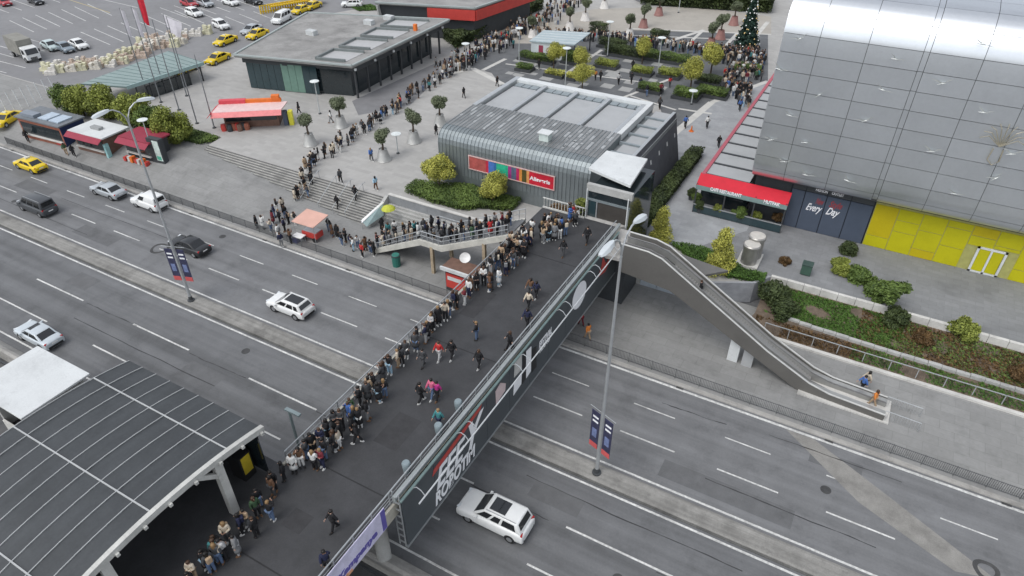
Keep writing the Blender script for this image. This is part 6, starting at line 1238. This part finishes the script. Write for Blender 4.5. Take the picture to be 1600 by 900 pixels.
# 2 knot of people at the head of the stairs
for i in range(38):
    p = at(rnd.uniform(768, 905), 0, ZD); px = rnd.uniform(790, 905); py = 392 - (px - 790) * .42 + rnd.uniform(-8, 16); p = at(px, py, ZD)
    if p.x < -24.3 or p.y > 50: continue
    person((p.x, p.y, ZD), rnd.uniform(0, 6.28), f'{ordn(i)} in the crowd at the stair head', group='crowd at the head of the bridge stairs')
# 3 queue on the bridge stairs
for i in range(36):
    X = -41.5 + 16.2 * (i + .5) / 36; yy = SY0 + (.8 if i % 2 else 2.1) + rnd.uniform(-.25, .3); st_ = stair_z(X)
    person((X, yy, (math.ceil((st_ - P0[1]) / .1675) * .1675 + P0[1]) if X < P1[0] and X > P0[0] else st_), PI / 2 + rnd.uniform(-.7, .7) + PI * (i % 5 == 0), f'{ordn(i)} up the bridge stairs', group='queue on the bridge stairs')
# 4 people on the pavement between plaza stairs and bridge stairs
for i, (px, py) in enumerate([(402, 356), (412, 358), (425, 362), (430, 340), (438, 348), (447, 342), (434, 332), (443, 330), (452, 350), (428, 350), (446, 362), (437, 372), (455, 380), (441, 386), (462, 352), (520, 370), (528, 372), (535, 384), (541, 378), (549, 386), (553, 392), (560, 388), (572, 392), (580, 396), (586, 400), (590, 386), (600, 378), (598, 362), (608, 370), (618, 366), (515, 362)]):
    person(on_pav(px, py), rnd.uniform(0, 6.28), f'{ordn(i)} from the left on the pavement by the stalls', group='crowd on the pavement by the stalls')
person(on_pav(567, 402), PI * .9, 'bright red jacket in front of the bridge stairs', 'stand', 'red', 'black', coat=False)
# 5 queue up the plaza stairs and over the plaza
def step_z(x, y): return max(zpav(x, y), ZW + (ZP - .012 - ZW) * min(NS, math.floor((y - 48.3) / .295) + 1) / NS) if 48.3 < y < 51.84 else (ZP if y >= 51.84 else zpav(x, y))
qp = [at2(466, 312, .9), at2(470, 300, 1.2), at2(478, 288, ZP), at2(490, 262, ZP), at2(520, 240, ZP), at2(560, 210, ZP), at2(610, 180, ZP), at2(650, 150, ZP), at2(700, 118, ZP), at2(740, 94, ZP)]
for i, (x, y, a) in enumerate(along(qp, 92)):
    d = (-math.sin(a), math.cos(a)); o_ = rnd.uniform(-.9, .9); X = x + d[0] * o_; Y = y + d[1] * o_
    person((X, Y, step_z(X, Y)), a - PI / 2 + PI + rnd.uniform(-1.2, 1.2), f'{ordn(i)} in the plaza queue from the stairs', group='queue across the plaza')
# 6 single people with their own clothes
SING = [(524, 827, ZD, 'black', 'black', 'walking alone in the middle of the bridge near the canopy', 2.8), (513, 890, ZD, 'navy', 'black', 'by the rail at the bottom edge of the bridge', 1), (560, 692, ZD, 'black', 'black', 'standing clear of the queue on the lower bridge', 2), (658, 628, ZD, 'black', 'black', 'walking beside the pink clad pair', -.5), (676, 622, ZD, 'pink', 'jeans', 'walking in mid bridge', 3), (684, 624, ZD, 'magenta', 'black', 'walking in mid bridge', 3), (687, 668, ZD, 'teal', 'navy', 'by the right rail with fair hair', 3), (662, 572, ZD, 'dark grey', 'dark grey', 'walking close to the queue', 3), (687, 562, ZD, 'red', 'light grey', 'walking in the middle of the upper bridge', 3), (707, 560, ZD, 'black', 'black', 'striding beside the red jacket', 3), (745, 531, ZD, 'black', 'jeans', 'photographing on the upper bridge', 2), (749, 574, ZD, 'black', 'black', 'strolling near mid bridge', 3), (797, 546, ZD, 'black', 'black', 'leaning toward the right rail', 2), (824, 511, ZD, 'navy', 'black', 'behind the cream jacket by the right rail', 3), (826, 482, ZD, 'cream', 'black', 'walking toward the camera by the right rail', 3), (838, 465, ZD, 'navy', 'black', 'next to the cream jacket', 3), (829, 462, ZD, 'brown', 'dark grey', 'farther along behind the cream jacket', 3), (917, 380, ZD, 'black', 'black', 'walking from the entrance box', 3), (880, 400, ZD, 'black', 'dark grey', 'in front of the stair head crowd', 3),
 (725, 153, ZP, 'black', 'black', 'alone on the open plaza circle', 1), (777, 135, ZP, 'black', 'black', 'alone beside the station roof corner', 1), (682, 212, ZP, 'black', 'black', 'by the station wall corner', 1), (533, 286, ZP, 'dark grey', 'black', 'at the top of the plaza stairs', 1), (581, 252, ZP, 'blue', 'dark grey', 'alone near the nearest olive tub', 1), (588, 297, ZP, 'light blue', 'brown', 'with a blue parasol on the plaza edge', 1), (527, 320, 1.0, 'black', 'black', 'climbing the plaza stairs', 0), (556, 310, 1.5, 'black', 'black', 'higher up the plaza stairs on the right', 0), (468, 178, ZP, 'black', 'black', 'behind the leftmost olive tree', 2), (518, 192, ZP, 'white', 'grey', 'between olive tree and cafe', 2), (682, 105, ZP, 'grey', 'black', 'near the cafe end', 2),
 (1070, 200, ZP, 'blue', 'black', 'striding along the walkway', 0), (1104, 200, ZP, 'white', 'black', 'on the walkway before the terrace', 0), (1155, 173, ZP, 'blue', 'black', 'at the front of the mall crowd', 0), (1047, 250, ZP, 'black', 'white', 'beside the planted strip', 0), (1030, 170, ZP, 'dark grey', 'black', 'behind the station wing', 0), (1122, 230, ZP, 'black', 'black', 'at the terrace edge', 0), (842, 108, ZP, 'black', 'black', 'left of the ball tree by the shelter', 0), (930, 125, ZP, 'orange', 'black', 'in the garden between planters', 0), (938, 126, ZP, 'black', 'black', 'in the garden next to an orange jacket', 0), (966, 132, ZP, 'light grey', 'black', 'in the garden behind the station', 0), (988, 110, ZP, 'black', 'black', 'beside a planter in mid garden', 0), (986, 130, ZP, 'black', 'black', 'in the garden near the station roof', 0), (1091, 114, ZP, 'black', 'black', 'left of the right ball tree', 0), (1046, 136, ZP, 'red', 'dark grey', 'in the garden beside the last ball tree', 0), (1000, 138, ZP, 'navy', 'black', 'seated side of the garden planter', 0), (1010, 150, ZP, 'black', 'jeans', 'just behind the station roof', 0), (1032, 148, ZP, 'maroon', 'black', 'behind the station roof on the right', 0),
 (45, 222, None, 'black', 'black', 'in front of the brown booth', 1), (117, 245, None, 'black', 'black', 'walking past the white roofed kiosk', 1), (105, 242, None, 'green', 'beige', 'beside the fence by the kiosk', 1), (398, 190, ZP, 'red', 'black', 'at the snack kiosk counter', 2), (918, 530, None, 'orange', 'beige', 'on the pavement right of the bridge', 1), (908, 508, None, 'red', 'maroon', 'on the pavement in the shade of the bridge', 1), (1350, 606, None, 'cream', 'beige', 'on the pavement beside the escalator foot', 2), (1344, 612, None, 'blue', 'black', 'small figure beside the escalator foot', 2), (1362, 634, None, 'orange', 'beige', 'stepping off the escalator', 1)]
for (px, py, z, top, lg, wh, f) in SING:
    if z is None: p = on_pav(px, py)
    elif z in (1.0, 1.5): p = at(px, py, z); p.z = step_z(p.x, p.y)
    else: p = at(px, py, z)
    person((p.x, p.y, p.z if z is None or z in (1.0, 1.5) else z), f, wh, 'walk' if 'walk' in wh or 'strid' in wh or 'strol' in wh else ('raise' if 'photo' in wh else None), top, lg, coat=False, hair='fair' if 'fair' in wh else None)
xr = -3.9; person((-8.3, esc_y(-8.3, .5), 5.0), PI / 2, 'riding down the middle of the escalator', 'stand', 'black', 'black', coat=False)
print('PEOPLE', npeople)
# far crowd that reads as one mass
def crowd(name, label, spots, seed):
    r = random.Random(seed); cols = list(CL.values()); names_ = list(CL); V = []; F = []; C = []
    for (x, y) in spots:
        tc = CL[r.choice(JW)]; lc = CL[r.choice(TW)]; hc = r.choice([(.012, .01, .009), (.06, .03, .018), (.2, .13, .07)]); a = r.uniform(0, 6.28); h = r.uniform(.95, 1.06); ca_, sa_ = math.cos(a), math.sin(a)
        def ring(prof, ox, oy, col, sx, sy, n=7):
            o = len(V)
            for rr, z in prof:
                for j in range(n): u = ox + rr * sx * math.cos(6.283 * j / n); v = oy + rr * sy * math.sin(6.283 * j / n); V.append((x + u * ca_ - v * sa_, y + u * sa_ + v * ca_, ZP + .01 + z * h)); C.append(col)
            k = len(prof); F.extend([(o + i * n + j, o + i * n + (j + 1) % n, o + (i + 1) * n + (j + 1) % n, o + (i + 1) * n + j) for i in range(k - 1) for j in range(n)]); F.append(tuple(o + (k - 1) * n + j for j in range(n)))
        for s_ in (-1, 1): ring([(.06, 0), (.075, .4), (.1, .85)], s_ * .1, 0, lc, 1, 1.1); ring([(.05, .82), (.06, 1.1), (.07, 1.36)], s_ * .23, .04, tc, 1, 1)
        ring([(.17, .75), (.17, 1.0), (.19, 1.3), (.12, 1.42), (.05, 1.46)], 0, 0, tc, 1.1, .75); ring([(.05, 1.42), (.09, 1.5), (.09, 1.56)], 0, .02, (.5, .32, .24), 1, 1); ring([(.1, 1.5), (.115, 1.58), (.09, 1.66), (.02, 1.7)], 0, -.02, hc, 1, 1)
    me = bpy.data.meshes.new(name); me.from_pydata(V, [], F); ca = me.color_attributes.new('tint', 'FLOAT_COLOR', 'POINT'); ca.data.foreach_set('color', [q for c in C for q in (*c, 1)])
    m = bpy.data.materials.get('crowd_cloth')
    if not m:
        m = bpy.data.materials.new('crowd_cloth'); m.use_nodes = True; at_ = m.node_tree.nodes.new('ShaderNodeAttribute'); at_.attribute_name = 'tint'; m.node_tree.links.new(at_.outputs['Color'], m.node_tree.nodes['Principled BSDF'].inputs['Base Color']); m.node_tree.nodes['Principled BSDF'].inputs['Roughness'].default_value = .8
    me.materials.append(m); stuff(inst(name, me, None), label, 'crowd')
def band(pts, n, wpx, hpx):
    out = []
    for (x, y, a) in along(pts, n): q = at(x + rnd.uniform(-wpx, wpx), y + rnd.uniform(-hpx, hpx), ZP); out.append((q.x, q.y))
    return out
crowd('far_queue_crowd', 'dense queue winding between cafe and shelter at the top', band([(700, 112), (745, 88), (790, 66), (830, 45), (870, 22), (900, 2)], 250, 16, 10), 1)
crowd('garden_crowd', 'line of people standing behind the garden hedges', band([(840, 58), (925, 62), (960, 66), (1040, 76), (1110, 84), (1190, 92)], 160, 6, 4), 2)
crowd('mall_corner_crowd', 'packed crowd between the Christmas tree and the terrace', band([(1120, 92), (1186, 96), (1180, 120), (1140, 118), (1135, 140), (1165, 150), (1160, 165)], 170, 10, 9), 3)
crowd('top_crowd', 'distant people along the top edge of the square', band([(1040, 6), (1130, 12)], 16, 10, 3), 4)
